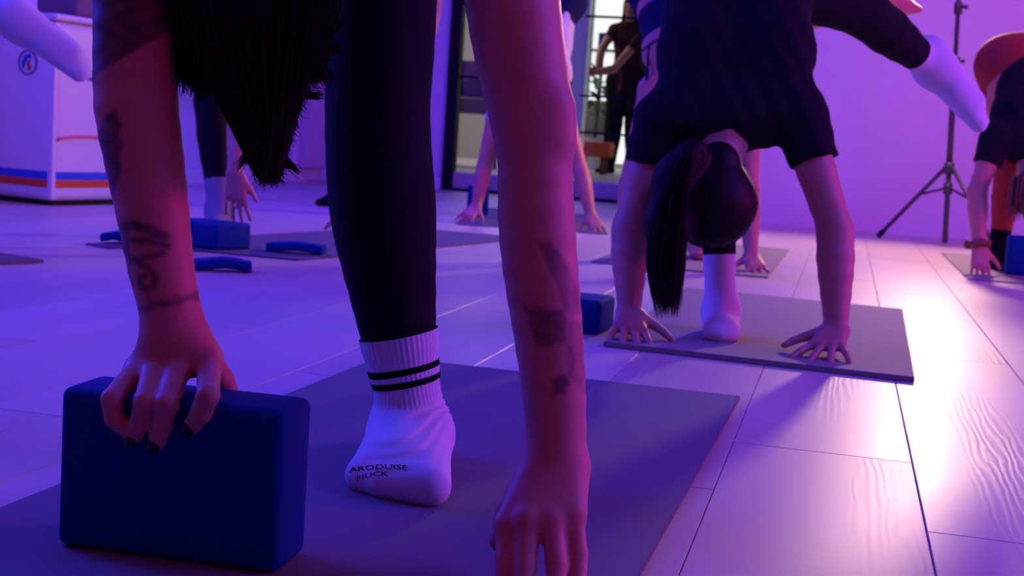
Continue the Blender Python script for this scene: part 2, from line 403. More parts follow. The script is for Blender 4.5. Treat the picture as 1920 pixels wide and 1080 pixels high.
def foot_prims(an, d, s=1.0, t='foot', z0=None, side=None, up=None, h=None):
    """an ankle, d the way the toes point (unit); z0: rests flat on the floor at that height"""
    d = nrm(d); up = np.array([0, 0, 1.]) if up is None else nrm(up); side = nrm(np.cross(d, up)); up = nrm(np.cross(side, d))
    h = (0.075 * s if h is None else h) if z0 is None else (an[2] - z0)
    f = an - up * h                                         # point under the ankle on the sole
    heel = f - d * 0.035 * s + up * 0.031 * s; ball = f + d * 0.115 * s + up * 0.022 * s
    o = [Prim(an, 0.034 * s, heel, 0.031 * s, 0.03, t=t), Prim(an, 0.034 * s, ball + up * 0.008, 0.026 * s, 0.04, t=t)]
    for w, l in ((0.028, 0.175), (0.008, 0.18), (-0.014, 0.165), (-0.030, 0.145)):
        o.append(Prim(f + d * 0.06 * s + side * w * 0.7 * s + up * 0.022 * s, 0.022 * s, f + d * (l - 0.018) * s + side * w * s + up * 0.0165 * s, 0.0150 * s, 0.018, t=t))
    o.append(Prim(heel, 0.029 * s, ball, 0.022 * s, 0.03, t=t))
    return o

def head_prims(c, up, face, s=1.0):
    up = nrm(up); face = nrm(face - up * (face @ up)); sd = nrm(np.cross(face, up)); t = 'head'; o = []
    o.append(Prim(c + up * 0.030 * s - face * 0.022 * s, 0.079 * s, c + up * 0.030 * s + face * 0.018 * s, 0.073 * s, 0.03, t=t))
    o.append(Prim(c + up * 0.01 * s + face * 0.032 * s, 0.060 * s, c - up * 0.080 * s + face * 0.056 * s, 0.028 * s, 0.035, t=t))
    o.append(Prim(c - up * 0.03 * s - face * 0.005 * s, 0.055 * s, c - up * 0.06 * s + face * 0.03 * s, 0.040 * s, 0.03, t=t))
    o.append(Prim(c + up * 0.012 * s + face * 0.088 * s, 0.008 * s, c - up * 0.026 * s + face * 0.102 * s, 0.012 * s, 0.014, t=t))
    o.append(Prim(c - up * 0.050 * s + face * 0.085 * s - sd * 0.016 * s, 0.007 * s, c - up * 0.050 * s + face * 0.085 * s + sd * 0.016 * s, 0.007 * s, 0.008, t=t))
    for g in (-1, 1):
        o.append(Prim(c + sd * g * 0.076 * s + up * 0.012 * s - face * 0.008 * s, 0.009 * s, c + sd * g * 0.074 * s - up * 0.022 * s, 0.007 * s, 0.006, t=t))
    return o

def body_prims(J, s=1.0, hands=True):
    """full figure from joint positions; every piece carries a tag so clothing can reuse it"""
    g = lambda n: np.asarray(J[n], float); o = []
    lat = nrm(g('sB') - g('sA')); lat2 = nrm(g('hB') - g('hA'))
    o.append(Prim(g('hA'), 0.088 * s, g('hB'), 0.088 * s, 0.05, t='hips'))
    for q in (-1, 1):
        o.append(Prim(g('pel') + lat2 * q * 0.050 * s, 0.098 * s, g('mid') + lat * q * 0.036 * s, 0.088 * s, 0.05, t='torso'))
        o.append(Prim(g('mid') + lat * q * 0.036 * s, 0.088 * s, g('chest') + lat * q * 0.050 * s, 0.098 * s, 0.05, t='torso'))
        o.append(Prim(g('chest') + lat * q * 0.050 * s, 0.095 * s, g('neck') + lat * q * 0.045 * s, 0.062 * s, 0.05, t='torso'))
    o.append(Prim(g('sA'), 0.050 * s, g('neck'), 0.055 * s, 0.05, t='torso')); o.append(Prim(g('sB'), 0.050 * s, g('neck'), 0.055 * s, 0.05, t='torso'))
    o.append(Prim(g('neck'), 0.052 * s, g('head') * 0.8 + g('neck') * 0.2, 0.046 * s, 0.03, t='neck'))
    o += head_prims(g('head'), g('hup'), g('face'), s)
    for z in 'AB':
        sh, el, wr = g('s' + z), g('e' + z), g('w' + z)
        o += chain([sh, sh * 0.5 + el * 0.5, el], np.array([0.049, 0.043, 0.036]) * s, 0.02, 'uarm' + z)
        o += chain([el, el * 0.72 + wr * 0.28, el * 0.35 + wr * 0.65, wr], np.array([0.037, 0.041, 0.033, 0.024]) * s, 0.02, 'farm' + z)
        hp, kn, an = g('h' + z), g('k' + z), g('a' + z)
        o += chain([hp, hp * 0.5 + kn * 0.5, kn], np.array([0.086, 0.072, 0.053]) * s, 0.04, 'thigh' + z)
        o += chain([kn, kn * 0.68 + an * 0.32, kn * 0.3 + an * 0.7, an], np.array([0.053, 0.056, 0.040, 0.034]) * s * J.get('ls' + z, 1.0), 0.03, 'shank' + z)
        o += foot_prims(an, g('f' + z), s * J.get('fs' + z, 1.0), 'foot' + z, J.get('z' + z), up=J.get('u' + z), h=J.get('ah' + z))
        if hands and 'hand' + z in J:
            hd = J['hand' + z]; o += hand_prims(wr, np.asarray(hd[0], float), np.asarray(hd[1], float), np.asarray(hd[2], float), s=s, t='hand' + z, **(hd[3] if len(hd) > 3 else {}))
    return o
def pick(prims, tags, g=0.004, frac=None):
    return [p.inf(g) for p in prims if p.t in tags]
def upto(prims, tag_, frac, g):
    """the first part of a tagged limb chain, inflated, ending in a flat hem"""
    ps = [p for p in prims if p.t == tag_]; n = max(1, math.ceil(len(ps) * frac - 1e-6)); w = min(1.0, max(0.05, len(ps) * frac - (n - 1))); ps = [p.inf(g) for p in ps[:n]]
    l = ps[-1]; l.b = l.a + (l.b - l.a) * w; l.rb = l.ra + (l.rb - l.ra) * w; l.fb = True
    return ps
def after(prims, tag_, frac, g):
    ps = [p for p in prims if p.t == tag_]; n = min(len(ps) - 1, round(len(ps) * frac)); ps = [p.inf(g) for p in ps[n:]]
    ps[0].fa = True
    return ps

def strands(n, fn, r=(0.0012, 0.0030), seg=8):
    out = []
    for _ in range(n):
        pts = np.asarray(fn()); m_ = len(pts); t = np.linspace(0, 1, seg); k = np.linspace(0, 1, m_)
        pp = np.stack([np.interp(t, k, pts[:, i]) for i in range(3)], 1)
        for _s in range(2): pp[1:-1] = 0.25 * pp[:-2] + 0.5 * pp[1:-1] + 0.25 * pp[2:]
        rr = RNG.uniform(*r) * np.clip(1.15 - t ** 2.2, 0.12, 1)
        out.append((pp, rr))
    return out

# ------------------------------------------------------------------ the room
QL, QR, EB, EF, EW = -4.0, 5.0, 9.75, -2.2, 8.35      # left wall, right wall, glass front, wall behind the camera, white wall
QG0, QG1 = -2.93, -0.9                                # the glazed opening in the back
def S(name, lo, hi, material, bevel=0.0, parent=None):
    o = box_obj(name, lo, hi, material, parent, ROOM, bevel)
    if parent is None: o['kind'] = 'structure'
    return o
floor = S('floor', (QL, EF, -0.06), (QR, EB, -0.012), M['subfloor'])
# planks: one shared mesh, running along the room
PW, PL, GAP = 0.258, 1.5, 0.0010
bm = bmesh.new(); box(bm, (-PW / 2 + GAP / 2, -PL / 2 + GAP / 2, -0.012), (PW / 2 - GAP / 2, PL / 2 - GAP / 2, 0.0), None, 0.0012, 1)
plank_me = bpy.data.meshes.new('plank'); bm.to_mesh(plank_me); bm.free(); plank_me.materials.append(M['plank'])
line = G(1755, 1080); qline = float(line @ Q)
jA = float(G(1660, 862) @ E); jB = float(G(1790, 1003) @ E)
c0 = math.ceil((QL - qline) / PW); c1 = math.floor((QR - qline) / PW)
made = 0
for c in range(c0, c1):
    q = qline + (c + 0.5) * PW
    st = jA if c == -1 else jB if c == 0 else random.uniform(0, PL)
    e0 = st - math.ceil((st - EF) / PL) * PL
    e = e0
    while e < EB:
        a, b = max(e, EF), min(e + PL, EB)
        if e > EB - 0.3 or b - a < 0.05 or (b < 0.2): e += PL; continue
        o = bpy.data.objects.new('plank', plank_me); C.objects.link(o)
        o.matrix_world = Matrix.Translation(Vector(W(q, (a + b) / 2))) @ Matrix.Rotation(ROOM_ROT, 4, 'Z') @ Matrix.Diagonal((1, (b - a) / PL, 1, 1))
        o.parent = floor; made += 1
        e += PL
print('planks', made)

S('wall_left', (QL - 0.12, EF, 0), (QL, EB + 0.12, CEIL), M['wall'])
S('wall_back', (QL, EB, 0), (QG0, EB + 0.12, CEIL), M['wall'])
S('wall_right', (QR, EF, 0), (QR + 0.12, EW + 0.12, CEIL), M['wall'])
S('wall_white', (QG1, EW, 0), (QR, EW + 0.12, CEIL), M['wall'])
S('wall_return', (QG1, EW + 0.12, 0), (QG1 + 0.12, EB + 0.12, CEIL), M['wall'])
M['charcoal'] = mat('charcoal_wall_paint', (0.06, 0.055, 0.06), 0.8)
S('wall_front', (QL, EF - 0.12, 0), (QR, EF, CEIL), M['charcoal'])
S('ceiling', (QL - 0.12, EF - 0.12, CEIL), (QR + 0.12, EB + 0.12, CEIL + 0.1), M['ceiling'])
S('baseboard_left', (QL, 5.9, 0), (QL + 0.015, EB, 0.09), M['white'], 0.003)
S('baseboard_back', (QL + 0.016, EB - 0.015, 0), (QG0 - 0.05, EB, 0.09), M['white'], 0.003)

# unseen ceiling panels added to give the room its coloured light
DIFF = {}
for i, (nm, q, e, sz, col, pw, place) in enumerate(ADDED_LED):
    r = empty('added_ceiling_panel', W(q, e, CEIL), ROOM_ROT)
    tag(r, f'{nm} added unseen light panel on the ceiling {place}', 'ceiling light', 'added coloured ceiling panels')
    mx = r.matrix_basis.copy() if False else Matrix.Translation(Vector(W(q, e, CEIL))) @ Matrix.Rotation(ROOM_ROT, 4, 'Z')
    a, b = sz[0] / 2 + 0.03, sz[1] / 2 + 0.03
    bm = bmesh.new()
    for lo, hi in (((-a, -b, -0.05), (a, -b + 0.03, 0)), ((-a, b - 0.03, -0.05), (a, b, 0)), ((-a, -b + 0.03, -0.05), (-a + 0.03, b - 0.03, 0)), ((a - 0.03, -b + 0.03, -0.05), (a, b - 0.03, 0))):
        box(bm, lo, hi)
    fr = bm_to('frame', bm, M['white']); fr.parent = r
    if nm not in DIFF: DIFF[nm] = mat(nm + '_diffuser', (0.5, 0.5, 0.5), 0.5, emis=(col, 0.35))
    df = box_obj('diffuser', (-a + 0.031, -b + 0.031, -0.04), (a - 0.031, b - 0.031, -0.01), DIFF[nm]); df.parent = r

for nm, q, e, z, sg, sz, col, pw in ADDED_WALL_LED:  # unseen wall panels added for blue and magenta side light
    r = empty('added_wall_panel', W(q, e, z), ROOM_ROT); tag(r, f'{nm} added unseen light panel on the {"left" if sg > 0 else "right"} wall', 'wall light')
    a, b = sz[0] / 2 + 0.03, sz[1] / 2 + 0.03; f0, f1 = sorted((0.002 * sg, 0.05 * sg)); bm = bmesh.new()
    for lo, hi in (((f0, -a, -b), (f1, a, -b + 0.03)), ((f0, -a, b - 0.03), (f1, a, b)), ((f0, -a, -b + 0.03), (f1, -a + 0.03, b - 0.03)), ((f0, a - 0.03, -b + 0.03), (f1, a, b - 0.03))): box(bm, lo, hi)
    fr = bm_to('frame', bm, M['white']); fr.parent = r
    f0, f1 = sorted((0.004 * sg, 0.04 * sg))
    df = box_obj('diffuser', (f0, -a + 0.031, -b + 0.031), (f1, a - 0.031, b - 0.031), mat(nm + '_diffuser', (0.5, 0.5, 0.5), 0.5, emis=(col, 0.35))); df.parent = r

# ------------------------------------------------------------------ the glazed front and what stands beyond it
M['lobbywall'] = mat('cream_lobby_wall', (0.62, 0.57, 0.48), 0.8)
M['lobbyfloor'] = mat('lobby_stone', (0.52, 0.50, 0.46), 0.5, var=(8, 0.1))
M['glass'] = mat('clear_glass', (1, 1, 1), 0.0, 0.5)
nt = M['glass'].node_tree; nt.nodes.clear()
o_ = nt.nodes.new('ShaderNodeOutputMaterial'); mxs = nt.nodes.new('ShaderNodeMixShader'); tr = nt.nodes.new('ShaderNodeBsdfTransparent'); gl = nt.nodes.new('ShaderNodeBsdfGlossy')
gl.inputs['Roughness'].default_value = 0.02; mxs.inputs[0].default_value = 0.05
nt.links.new(tr.outputs[0], mxs.inputs[1]); nt.links.new(gl.outputs[0], mxs.inputs[2]); nt.links.new(mxs.outputs[0], o_.inputs[0])
M['daylight'] = mat('daylight_window', (0.9, 0.9, 0.9), 0.5, emis=((0.92, 1.0, 0.95), 0.95))
M['wood'] = mat('brown_wood', (0.20, 0.085, 0.045), 0.5, var=(12, 0.25))
M['brownfabric'] = mat('brown_fabric', (0.16, 0.07, 0.05), 0.9)
M['greyfabric'] = mat('grey_fabric', (0.30, 0.30, 0.32), 0.9)
M['orangefabric'] = mat('orange_fabric', (0.85, 0.16, 0.04), 0.85)
M['leaf'] = mat('green_leaf', (0.05, 0.13, 0.06), 0.5)
M['bluepaint'] = mat('blue_grey_paint', (0.06, 0.10, 0.22), 0.5)
M['bluebox'] = mat('blue_plastic', (0.03, 0.06, 0.42), 0.5)
LZ = 0.14; EL = 16.2                                        # raised floor of the lobby, its far wall
S('step_lobby', (-8.2, EB + 0.0, 0), (3.0, EL, LZ), M['lobbyfloor'], 0.004)
bpy.data.objects['step_lobby'].name = 'floor_lobby'
S('ceiling_lobby', (-8.2, EB + 0.13, CEIL), (3.0, EL + 0.1, CEIL + 0.1), M['ceiling'])
S('wall_lobby', (-8.2, EL, LZ), (-4.35, EL + 0.1, CEIL), M['lobbywall'])
S('wall_lobby_side', (-8.3, EB + 0.12, 0), (-8.2, EL + 0.1, CEIL), M['lobbywall'])
S('wall_lobby_end', (3.0, EB - 1.2, 0), (3.1, EL + 0.1, CEIL), M['lobbywall'])
lw = area('lobby_fill_light', W(-4.2, 13.6, 2.95), (2.5, 2.5), (1.0, 0.93, 0.82), 50)  # unseen area light added to brighten the lobby walls
# tall daylight windows at the far side, each pane its own piece
win = S('window_1', (-4.35, EL + 0.06, LZ), (2.9, EL + 0.10, 0.18), M['white'])
edges = [-4.35, -3.2, -2.25, -1.3, -0.35, 0.6, 1.55, 2.9]
zed = [0.18, 0.85, 1.55, 2.25, CEIL]
for i in range(len(edges) - 1):
    for j in range(len(zed) - 1):
        S('pane', (edges[i] + 0.03, EL + 0.05, zed[j] + 0.012), (edges[i + 1] - 0.03, EL + 0.07, zed[j + 1] - 0.012), M['daylight'], parent=win)
for x in edges: S('mullion', (x - 0.045, EL - 0.02, LZ), (x + 0.045, EL + 0.08, CEIL), M['bluepaint'], parent=win)
for z in zed[1:4]: S('glazing_bar', (edges[0], EL - 0.01, z - 0.014), (edges[-1], EL + 0.08, z + 0.014), M['blackmetal'], parent=win)
# black framed glass partition
part = empty('door_1', W(QG0, EB + 0.05)); part['kind'] = 'structure'
def PZ(name, lo, hi, material, bevel=0.0):
    o = box_obj(name, lo, hi, material, None, ROOM, bevel); o.parent = part; o.matrix_parent_inverse = Matrix.Translation(-Vector(W(QG0, EB + 0.05))); return o
PZ('frame_post', (QG0 - 0.05, EB - 0.03, 0.0), (QG0 + 0.035, EB + 0.07, CEIL), M['blackmetal'], 0.003)
PZ('frame_post', (QG1 - 0.07, EB + 0.02, LZ), (QG1 - 0.01, EB + 0.08, CEIL), M['blackmetal'], 0.003)
PZ('floor_track', (QG0, EB - 0.03, 0.0), (QG1, EB - 0.002, 0.022), M['blackmetal'])
for z in (0.86, 1.6): PZ('glazing_bar', (QG0, EB + 0.035, z - 0.008), (-2.03, EB + 0.06, z + 0.008), M['blackmetal'])
for z in (0.50, 0.77, 1.35): PZ('glazing_bar', (-1.97, EB + 0.035, z - 0.008), (QG1, EB + 0.06, z + 0.008), M['blackmetal'])
PZ('glass_pane', (QG0 + 0.035, EB + 0.045, LZ), (-2.03, EB + 0.051, CEIL), M['glass'])
PZ('glass_pane', (-1.97, EB + 0.045, LZ), (QG1 - 0.07, EB + 0.051, CEIL), M['glass'])
cq, ce = float(P(1079, 200, 11.6) @ Q), float(P(1079, 200, 11.6) @ E)
S('trim_1', (cq - 0.08, ce - 0.08, LZ), (cq + 0.08, ce + 0.08, CEIL), M['white'], 0.004)       # pale column in the lobby
# ------------------------------------------------------------------ lobby furniture
def bench(loc, rz, w, d, h, material, label, cat, name, back=True):
    r = empty(name, loc, rz); tag(r, label, cat)
    box_obj('seat', (-w / 2, -d / 2, h - 0.14), (w / 2, d / 2, h), material, None, None, 0.03, 3, True).parent = r
    if back: box_obj('backrest', (-w / 2, d / 2 - 0.12, h), (w / 2, d / 2, h + 0.36), material, None, None, 0.03, 3, True).parent = r
    for x in (-1, 1):
        for y in (-1, 1):
            tb = tubes_obj('leg', [([(x * (w / 2 - 0.07), y * (d / 2 - 0.07), 0), (x * (w / 2 - 0.07), y * (d / 2 - 0.07), h - 0.13)], 0.018)], M['wood'], None, 8); tb.parent = r
    return r
def on_lobby(px, Y, z=LZ):
    p = P(px, 200, Y); return np.array([p[0], p[1], z])
bench(on_lobby(872, 12.4), ROOM_ROT, 0.9, 0.6, 0.62, M['wood'], 'brown wooden counter bench behind the left glass pane', 'bench', 'wooden_bench')
bench(on_lobby(1120, 12.6), ROOM_ROT, 0.34, 0.34, 0.30, M['orangefabric'], 'orange padded stool beside the woman in the black dress', 'stool', 'orange_stool', False)
# potted plant with arching leaves
pp = on_lobby(1118, 14.2)
pl = empty('potted_plant', pp); tag(pl, 'tall green potted plant in front of the bright window', 'plant')
bm = bmesh.new()
bmesh.ops.create_cone(bm, cap_ends=True, segments=20, radius1=0.13, radius2=0.18, depth=0.34, matrix=Matrix.Translation((0, 0, 0.17)))
bm_to('pot', bm, M['white']).parent = pl
tubes_obj('stem', [([(0, 0, 0.3), (0.02, 0, 0.6), (0.0, 0.01, 0.95)], [0.018, 0.015, 0.01])], M['leaf'], None, 7).parent = pl
for i in range(16):
    a = i * 2.4; el = 0.3 + 0.6 * ((i * 7) % 5) / 5; L_ = 0.26 + 0.1 * (i % 3) / 2; z0 = 0.55 + 0.028 * i
    cs = []; V = []; Fc = []
    for j in range(7):
        t = j / 6; rr = L_ * t; z = z0 + L_ * el * t - 0.22 * t * t; w_ = 0.045 * math.sin(math.pi * min(1, t * 0.93 + 0.06))
        cx, cy = math.cos(a) * rr, math.sin(a) * rr; sx, sy = -math.sin(a), math.cos(a)
        V += [(cx - sx * w_, cy - sy * w_, z), (cx, cy, z - 0.012), (cx + sx * w_, cy + sy * w_, z)]
        if j: b = 3 * (j - 1); Fc += [(b, b + 1, b + 4, b + 3), (b + 1, b + 2, b + 5, b + 4)]
    me = bpy.data.meshes.new('leaf'); me.from_pydata(V, [], Fc); lf = link('leaf', me, M['leaf']); lf.parent = pl
bx = P(1131, 78, 15.3); tag(box_obj('storage_box', bx - [0.055, 0.05, 0.095], bx + [0.055, 0.05, 0.095], M['bluebox'], None, None, 0.006), 'blue box on a slim post by the far window', 'box')
tag(box_obj('display_post', (bx[0] - 0.02, bx[1] - 0.02, LZ), (bx[0] + 0.02, bx[1] + 0.02, bx[2] - 0.096), M['bluepaint'], None, None, 0.004), 'slim blue grey post holding up the blue box', 'post')

# ------------------------------------------------------------------ striped white cabinet, left
mc = G(95, 387); ang = math.radians(26)
cx, cy = np.array([math.cos(ang), -math.sin(ang), 0]), np.array([math.sin(ang), math.cos(ang), 0])   # left face runs along -cx, right face along cy
R = empty('drinks_cabinet', mc); tag(R, 'white rounded cabinet with blue and orange stripes by the left wall', 'cabinet')
MX = frame(cx, cy, (0, 0, 1), mc)
def cab(name, lo, hi, material, bevel=0.0, seg=3, parent=None, smooth=False):
    o = box_obj(name, lo, hi, material, None, MX, bevel, seg, smooth); o.parent = R; o.matrix_parent_inverse = Matrix.Translation(-Vector(mc)); return o
WX, WY, HC = 0.80, 0.75, 0.80
cab('plinth', (-WX + 0.03, 0.03, 0), (-0.03, WY - 0.03, 0.022), M['blackmetal'])
cab('body', (-WX, 0, 0.022), (0, WY, HC), M['white'], 0.035, 4, smooth=False)
cab('lid', (-WX - 0.008, -0.008, HC + 0.001), (0.008, WY + 0.008, HC + 0.03), M['white'], 0.012, 3)
cab('corner_trim', (-0.022, -0.004, 0.03), (0.004, 0.022, HC - 0.01), M['white'], 0.004)
for z0, z1, mt in ((0.115, 0.150, 'blue'), (0.080, 0.113, 'orange')):
    cab('stripe', (-WX + 0.036, -0.0025, z0), (-0.0225, 0.004, z1), M[mt]); cab('stripe', (-0.004, 0.0225, z0), (0.0025, WY - 0.036, z1), M[mt])
cab('vent_label', (-0.004, 0.20, 0.555), (0.0025, 0.45, 0.572), M['blue'])
bm = bmesh.new()
def arc_strip(pts, w, nrm_, t=0.003):
    pass
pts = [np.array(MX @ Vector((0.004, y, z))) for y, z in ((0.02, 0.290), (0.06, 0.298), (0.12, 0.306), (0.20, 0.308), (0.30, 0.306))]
o = tubes_obj('pink_reflection', [(pts, 0.007)], M['pinkglint'], None, 8); o.parent = R; o.matrix_parent_inverse = Matrix.Translation(-Vector(mc)); o['label'] = 'curved strip standing in for a pink reflection'  # raised strip draws a pink light reflection on the cabinet face
# round emblem on the left face: ring, blue and red curls
ec = Vector((-0.155, -0.003, 0.615))
ring = [np.array(MX @ (ec + Vector((0.052 * math.cos(a), 0, 0.052 * math.sin(a))))) for a in np.linspace(0, 2 * math.pi, 33)]
def onleft(pts): return [np.array(MX @ (ec + Vector((x, 0, z)))) for x, z in pts]
em = tubes_obj('emblem', [(ring, 0.0032)], M['darkblue'], None, 6); em.parent = R; em.matrix_parent_inverse = Matrix.Translation(-Vector(mc))
for nm, pts_, mt, r_ in (('emblem_curl', [(-0.026, -0.030), (-0.024, 0.0), (-0.008, 0.026), (0.012, 0.032), (0.018, 0.018)], 'blue', [0.002, 0.008, 0.010, 0.008, 0.003]),
                      ('emblem_curl', [(0.010, 0.012), (0.002, -0.006), (0.014, -0.020), (0.004, -0.034)], 'orange', [0.003, 0.007, 0.009, 0.003])):
    o = tubes_obj(nm, [(onleft(pts_), r_)], M[mt], None, 6); o.parent = em
# lidded basket and small lamp on top
M['basket'] = mat('dark_purple_grey_fabric', (0.20, 0.14, 0.20), 0.9, bump=(200, 0.5, 0.003))
bk = P(142, 10, 6.05); bz = HC + 0.031
BK = empty('storage_basket', (bk[0], bk[1], bz), -ang); tag(BK, 'dark grey fabric storage basket on top of the striped cabinet', 'basket')
box_obj('basket_body', (-0.12, -0.12, 0), (0.12, 0.12, 0.15), M['basket'], None, None, 0.018, 3, False).parent = BK
box_obj('rim', (-0.125, -0.125, 0.151), (0.125, 0.125, 0.175), M['basket'], None, None, 0.008, 2).parent = BK

# ------------------------------------------------------------------ left wall: white framed glazed door, pipe rail, column, board
def LW(name, lo, hi, material, parent=None, bevel=0.0): return S(name, lo, hi, material, bevel, parent)
dr = empty('door_2', W(QL + 0.02, 8.9)); dr['kind'] = 'structure'
M['dimglass'] = mat('frosted_glass', (0.30, 0.26, 0.36), 0.25, 0.5)
def DR(name, lo, hi, material, bevel=0.004):
    o = box_obj(name, lo, hi, material, None, ROOM, bevel); o.parent = dr; o.matrix_parent_inverse = Matrix.Translation(-Vector(W(QL + 0.02, 8.9)))
DR('stile', (QL, 9.15, 0.0), (QL + 0.05, 9.24, 2.1), M['white']); DR('stile', (QL, 8.0, 0.0), (QL + 0.05, 8.09, 2.1), M['white'])
for z in (0.0, 0.50, 1.15, 2.02): DR('rail', (QL, 8.09, z), (QL + 0.045, 9.15, z + (0.12 if z == 0 else 0.055)), M['white'])
for z0, z1 in ((0.12, 0.50), (0.555, 1.15), (1.205, 2.02)): DR('glass_pane', (QL, 8.09, z0), (QL + 0.02, 9.15, z1), M['dimglass'], 0)
S('trim_2', (QL, 9.36, 0.10), (QL + 0.06, 9.70, 2.4), mat('pale_column', (0.60, 0.57, 0.62), 0.8))
bd = box_obj('notice_board', (-3.78, EB - 0.03, 0.66), (-3.28, EB - 0.001, 1.35), mat('cream_board', (0.82, 0.74, 0.74), 0.7), None, ROOM, 0.006)
tag(bd, 'pale cream board hanging on the back wall behind the hair', 'board')
rl = tubes_obj('pipe_rail', [([W(QL + 0.05, 7.05, 0.005), W(QL + 0.05, 7.05, 0.52), W(QL + 0.05, 7.08, 0.57), W(QL + 0.05, 7.13, 0.59), W(QL + 0.05, 7.9, 0.59)], 0.012),
    ([W(QL + 0.05, 7.10, 0.63), W(QL + 0.05, 7.9, 0.63)], 0.010)], M['white'])
tag(rl, 'thin white pipe rail along the left wall', 'rail')

# ------------------------------------------------------------------ tripod light stand with warm lamp
tb = G(1771, 462); top = P(1801, -40, tb[1]); hub_z = 0.0
T = empty('light_stand', (tb[0], tb[1], 0)); tag(T, 'black tripod light stand in front of the white wall, warm round lamp on top', 'light stand')
def child(o, par):
    o.parent = par; o.matrix_parent_inverse = par.matrix_basis.inverted() if par.type != 'EMPTY' else Matrix.Translation(-Vector(par.location)); return o
LH = 1.42
axis = lambda z: np.array([tb[0] - 0.045 * z, tb[1], z])
child(tubes_obj('center_pole', [([axis(0.02), axis(0.44)], 0.0145)], M['standmetal'], None, 12), T)
child(tubes_obj('lower_tube', [([axis(0.44), axis(0.98)], 0.0165)], M['standmetal'], None, 12), T)
child(tubes_obj('upper_tube', [([axis(0.98), axis(LH)], 0.0120)], M['standmetal'], None, 12), T)
for z, r_ in ((0.42, 0.028), (0.31, 0.024), (0.98, 0.026), (1.26, 0.022)):
    child(tubes_obj('collar', [([axis(z - 0.03), axis(z + 0.03)], r_)], M['standmetal'], None, 12), T)
for z in (0.72, 0.99, 1.27):
    child(tubes_obj('knob', [([axis(z) + [0.01, -0.01, 0], axis(z) + [0.045, -0.02, -0.005]], [0.008, 0.013])], M['standmetal'], None, 8), T)
fts = [G(1647, 446), G(1868, 474), np.array([tb[0] * 1.06, tb[1] * 1.06, 0])]
for f_ in fts:
    u = nrm(np.array([f_[0] - tb[0], f_[1] - tb[1], 0]))
    a_ = axis(0.42) + u * 0.025; f2 = np.array([f_[0], f_[1], 0.012])
    lg = child(tubes_obj('leg', [([a_, f2], 0.011)], M['standmetal'], None, 10), T)
    mid = a_ * 0.62 + f2 * 0.38
    br = tubes_obj('brace', [([axis(0.31) + u * 0.02, mid], 0.007)], M['standmetal'], None, 8); br.parent = lg
    ft = tubes_obj('rubber_foot', [([f2 * 0.93 + a_ * 0.07, f2], 0.016)], M['blackmetal'], None, 10); ft.parent = lg
# lamp head
LP = axis(LH) ; aim = np.array([0.9, 1.4, 0.0]); dl = nrm(aim - LP)
head = T
M['lampglow'] = mat('warm_lamp_glow', (1, 0.8, 0.5), 0.5, emis=((1.0, 0.62, 0.30), 8.0))
qd = Vector(dl).to_track_quat('Z', 'Y').to_matrix().to_4x4(); qd.translation = Vector(LP + np.array([0, 0, 0.10]))
bm = bmesh.new(); bmesh.ops.create_cone(bm, cap_ends=True, segments=28, radius1=0.07, radius2=0.13, depth=0.14); bmesh.ops.transform(bm, matrix=qd, verts=bm.verts)
LHD = child(bm_to('lamp_housing', bm, M['blackmetal']), head)
bm = bmesh.new(); bmesh.ops.create_cone(bm, cap_ends=True, segments=28, radius1=0.115, radius2=0.115, depth=0.01, matrix=Matrix.Translation((0, 0, 0.078))); bmesh.ops.transform(bm, matrix=qd, verts=bm.verts)
gd_ = bm_to('glowing_disc', bm, M['lampglow']); gd_.parent = LHD
ll = bpy.data.lights.new('warm_lamp', 'AREA'); ll.shape = 'DISK'; ll.size = 0.22; ll.color = (1.0, 0.60, 0.40); ll.energy = 60
lo_ = bpy.data.objects.new('warm_lamp', ll); C.objects.link(lo_); lo_.location = LP + np.array([0, 0, 0.10]) + dl * 0.10
lo_.rotation_euler = Vector(dl).to_track_quat('-Z', 'Y').to_euler()

# ------------------------------------------------------------------ mats
def ymat(corners, th, material, label, group='yoga mats on the floor'):
    a, b, c, d = [np.asarray(x) for x in corners]
    o = poly_prism('yoga_mat', [a, b, c, d], 0.0006, th, material, None, 0.0012); tag(o, label, 'yoga mat', group); return o
def rect(p0, along, width, length):           # p0 a corner, along the length direction, width to its right-hand normal (signed)
    a = nrm(np.array([along[0], along[1], 0])); n_ = np.array([a[1], -a[0], 0]); p0 = np.array([p0[0], p0[1], 0])
    return [p0, p0 + n_ * width, p0 + n_ * width + a * length, p0 + a * length]
MT = 0.008
c0_ = G(1388, 742, MT); dfr = nrm(G(1195, 1080, MT) - c0_)
ymat(rect(c0_, dfr, 0.667, 1.8), MT, M['mat'], 'grey yoga mat under the tattooed woman nearest the camera')
rA, rB, rC = G(1132, 640, 0.012), G(1715, 707, 0.012), G(1692, 579, 0.012)
rD = rA + (rC - rB)
ymat([rA, rB, rC, rD], 0.012, M['mat2'], 'thick taupe yoga mat under the woman with the long ponytail')
sB_, sC_ = G(1440, 519, 0.006), G(1480, 467, 0.006); dd = nrm(sC_ - sB_); nn_ = np.array([dd[1], -dd[0], 0])
sA_ = sB_ - nn_ * 0.63
ymat([sA_, sB_, sC_, sA_ + (sC_ - sB_)], 0.006, M['mat2'], 'taupe yoga mat behind the ponytailed woman, partly hidden by her')
cA = G(855, 419, 0.006); cB = G(1140, 438, 0.006); dd = cB - cA; nn_ = nrm(np.array([-dd[1], dd[0], 0]))
ymat([cA, cB, cB + nn_ * 1.6, cA + nn_ * 1.6], 0.006, M['mat'], 'grey yoga mat in front of the glass front')
lA = G(575, 485, 0.006); lB = G(345, 470, 0.006); lC = G(640, 468, 0.006)
dd = nrm(G(470, 478, 0.006) - lA)
base_ = G(560, 486, 0.006); al = E
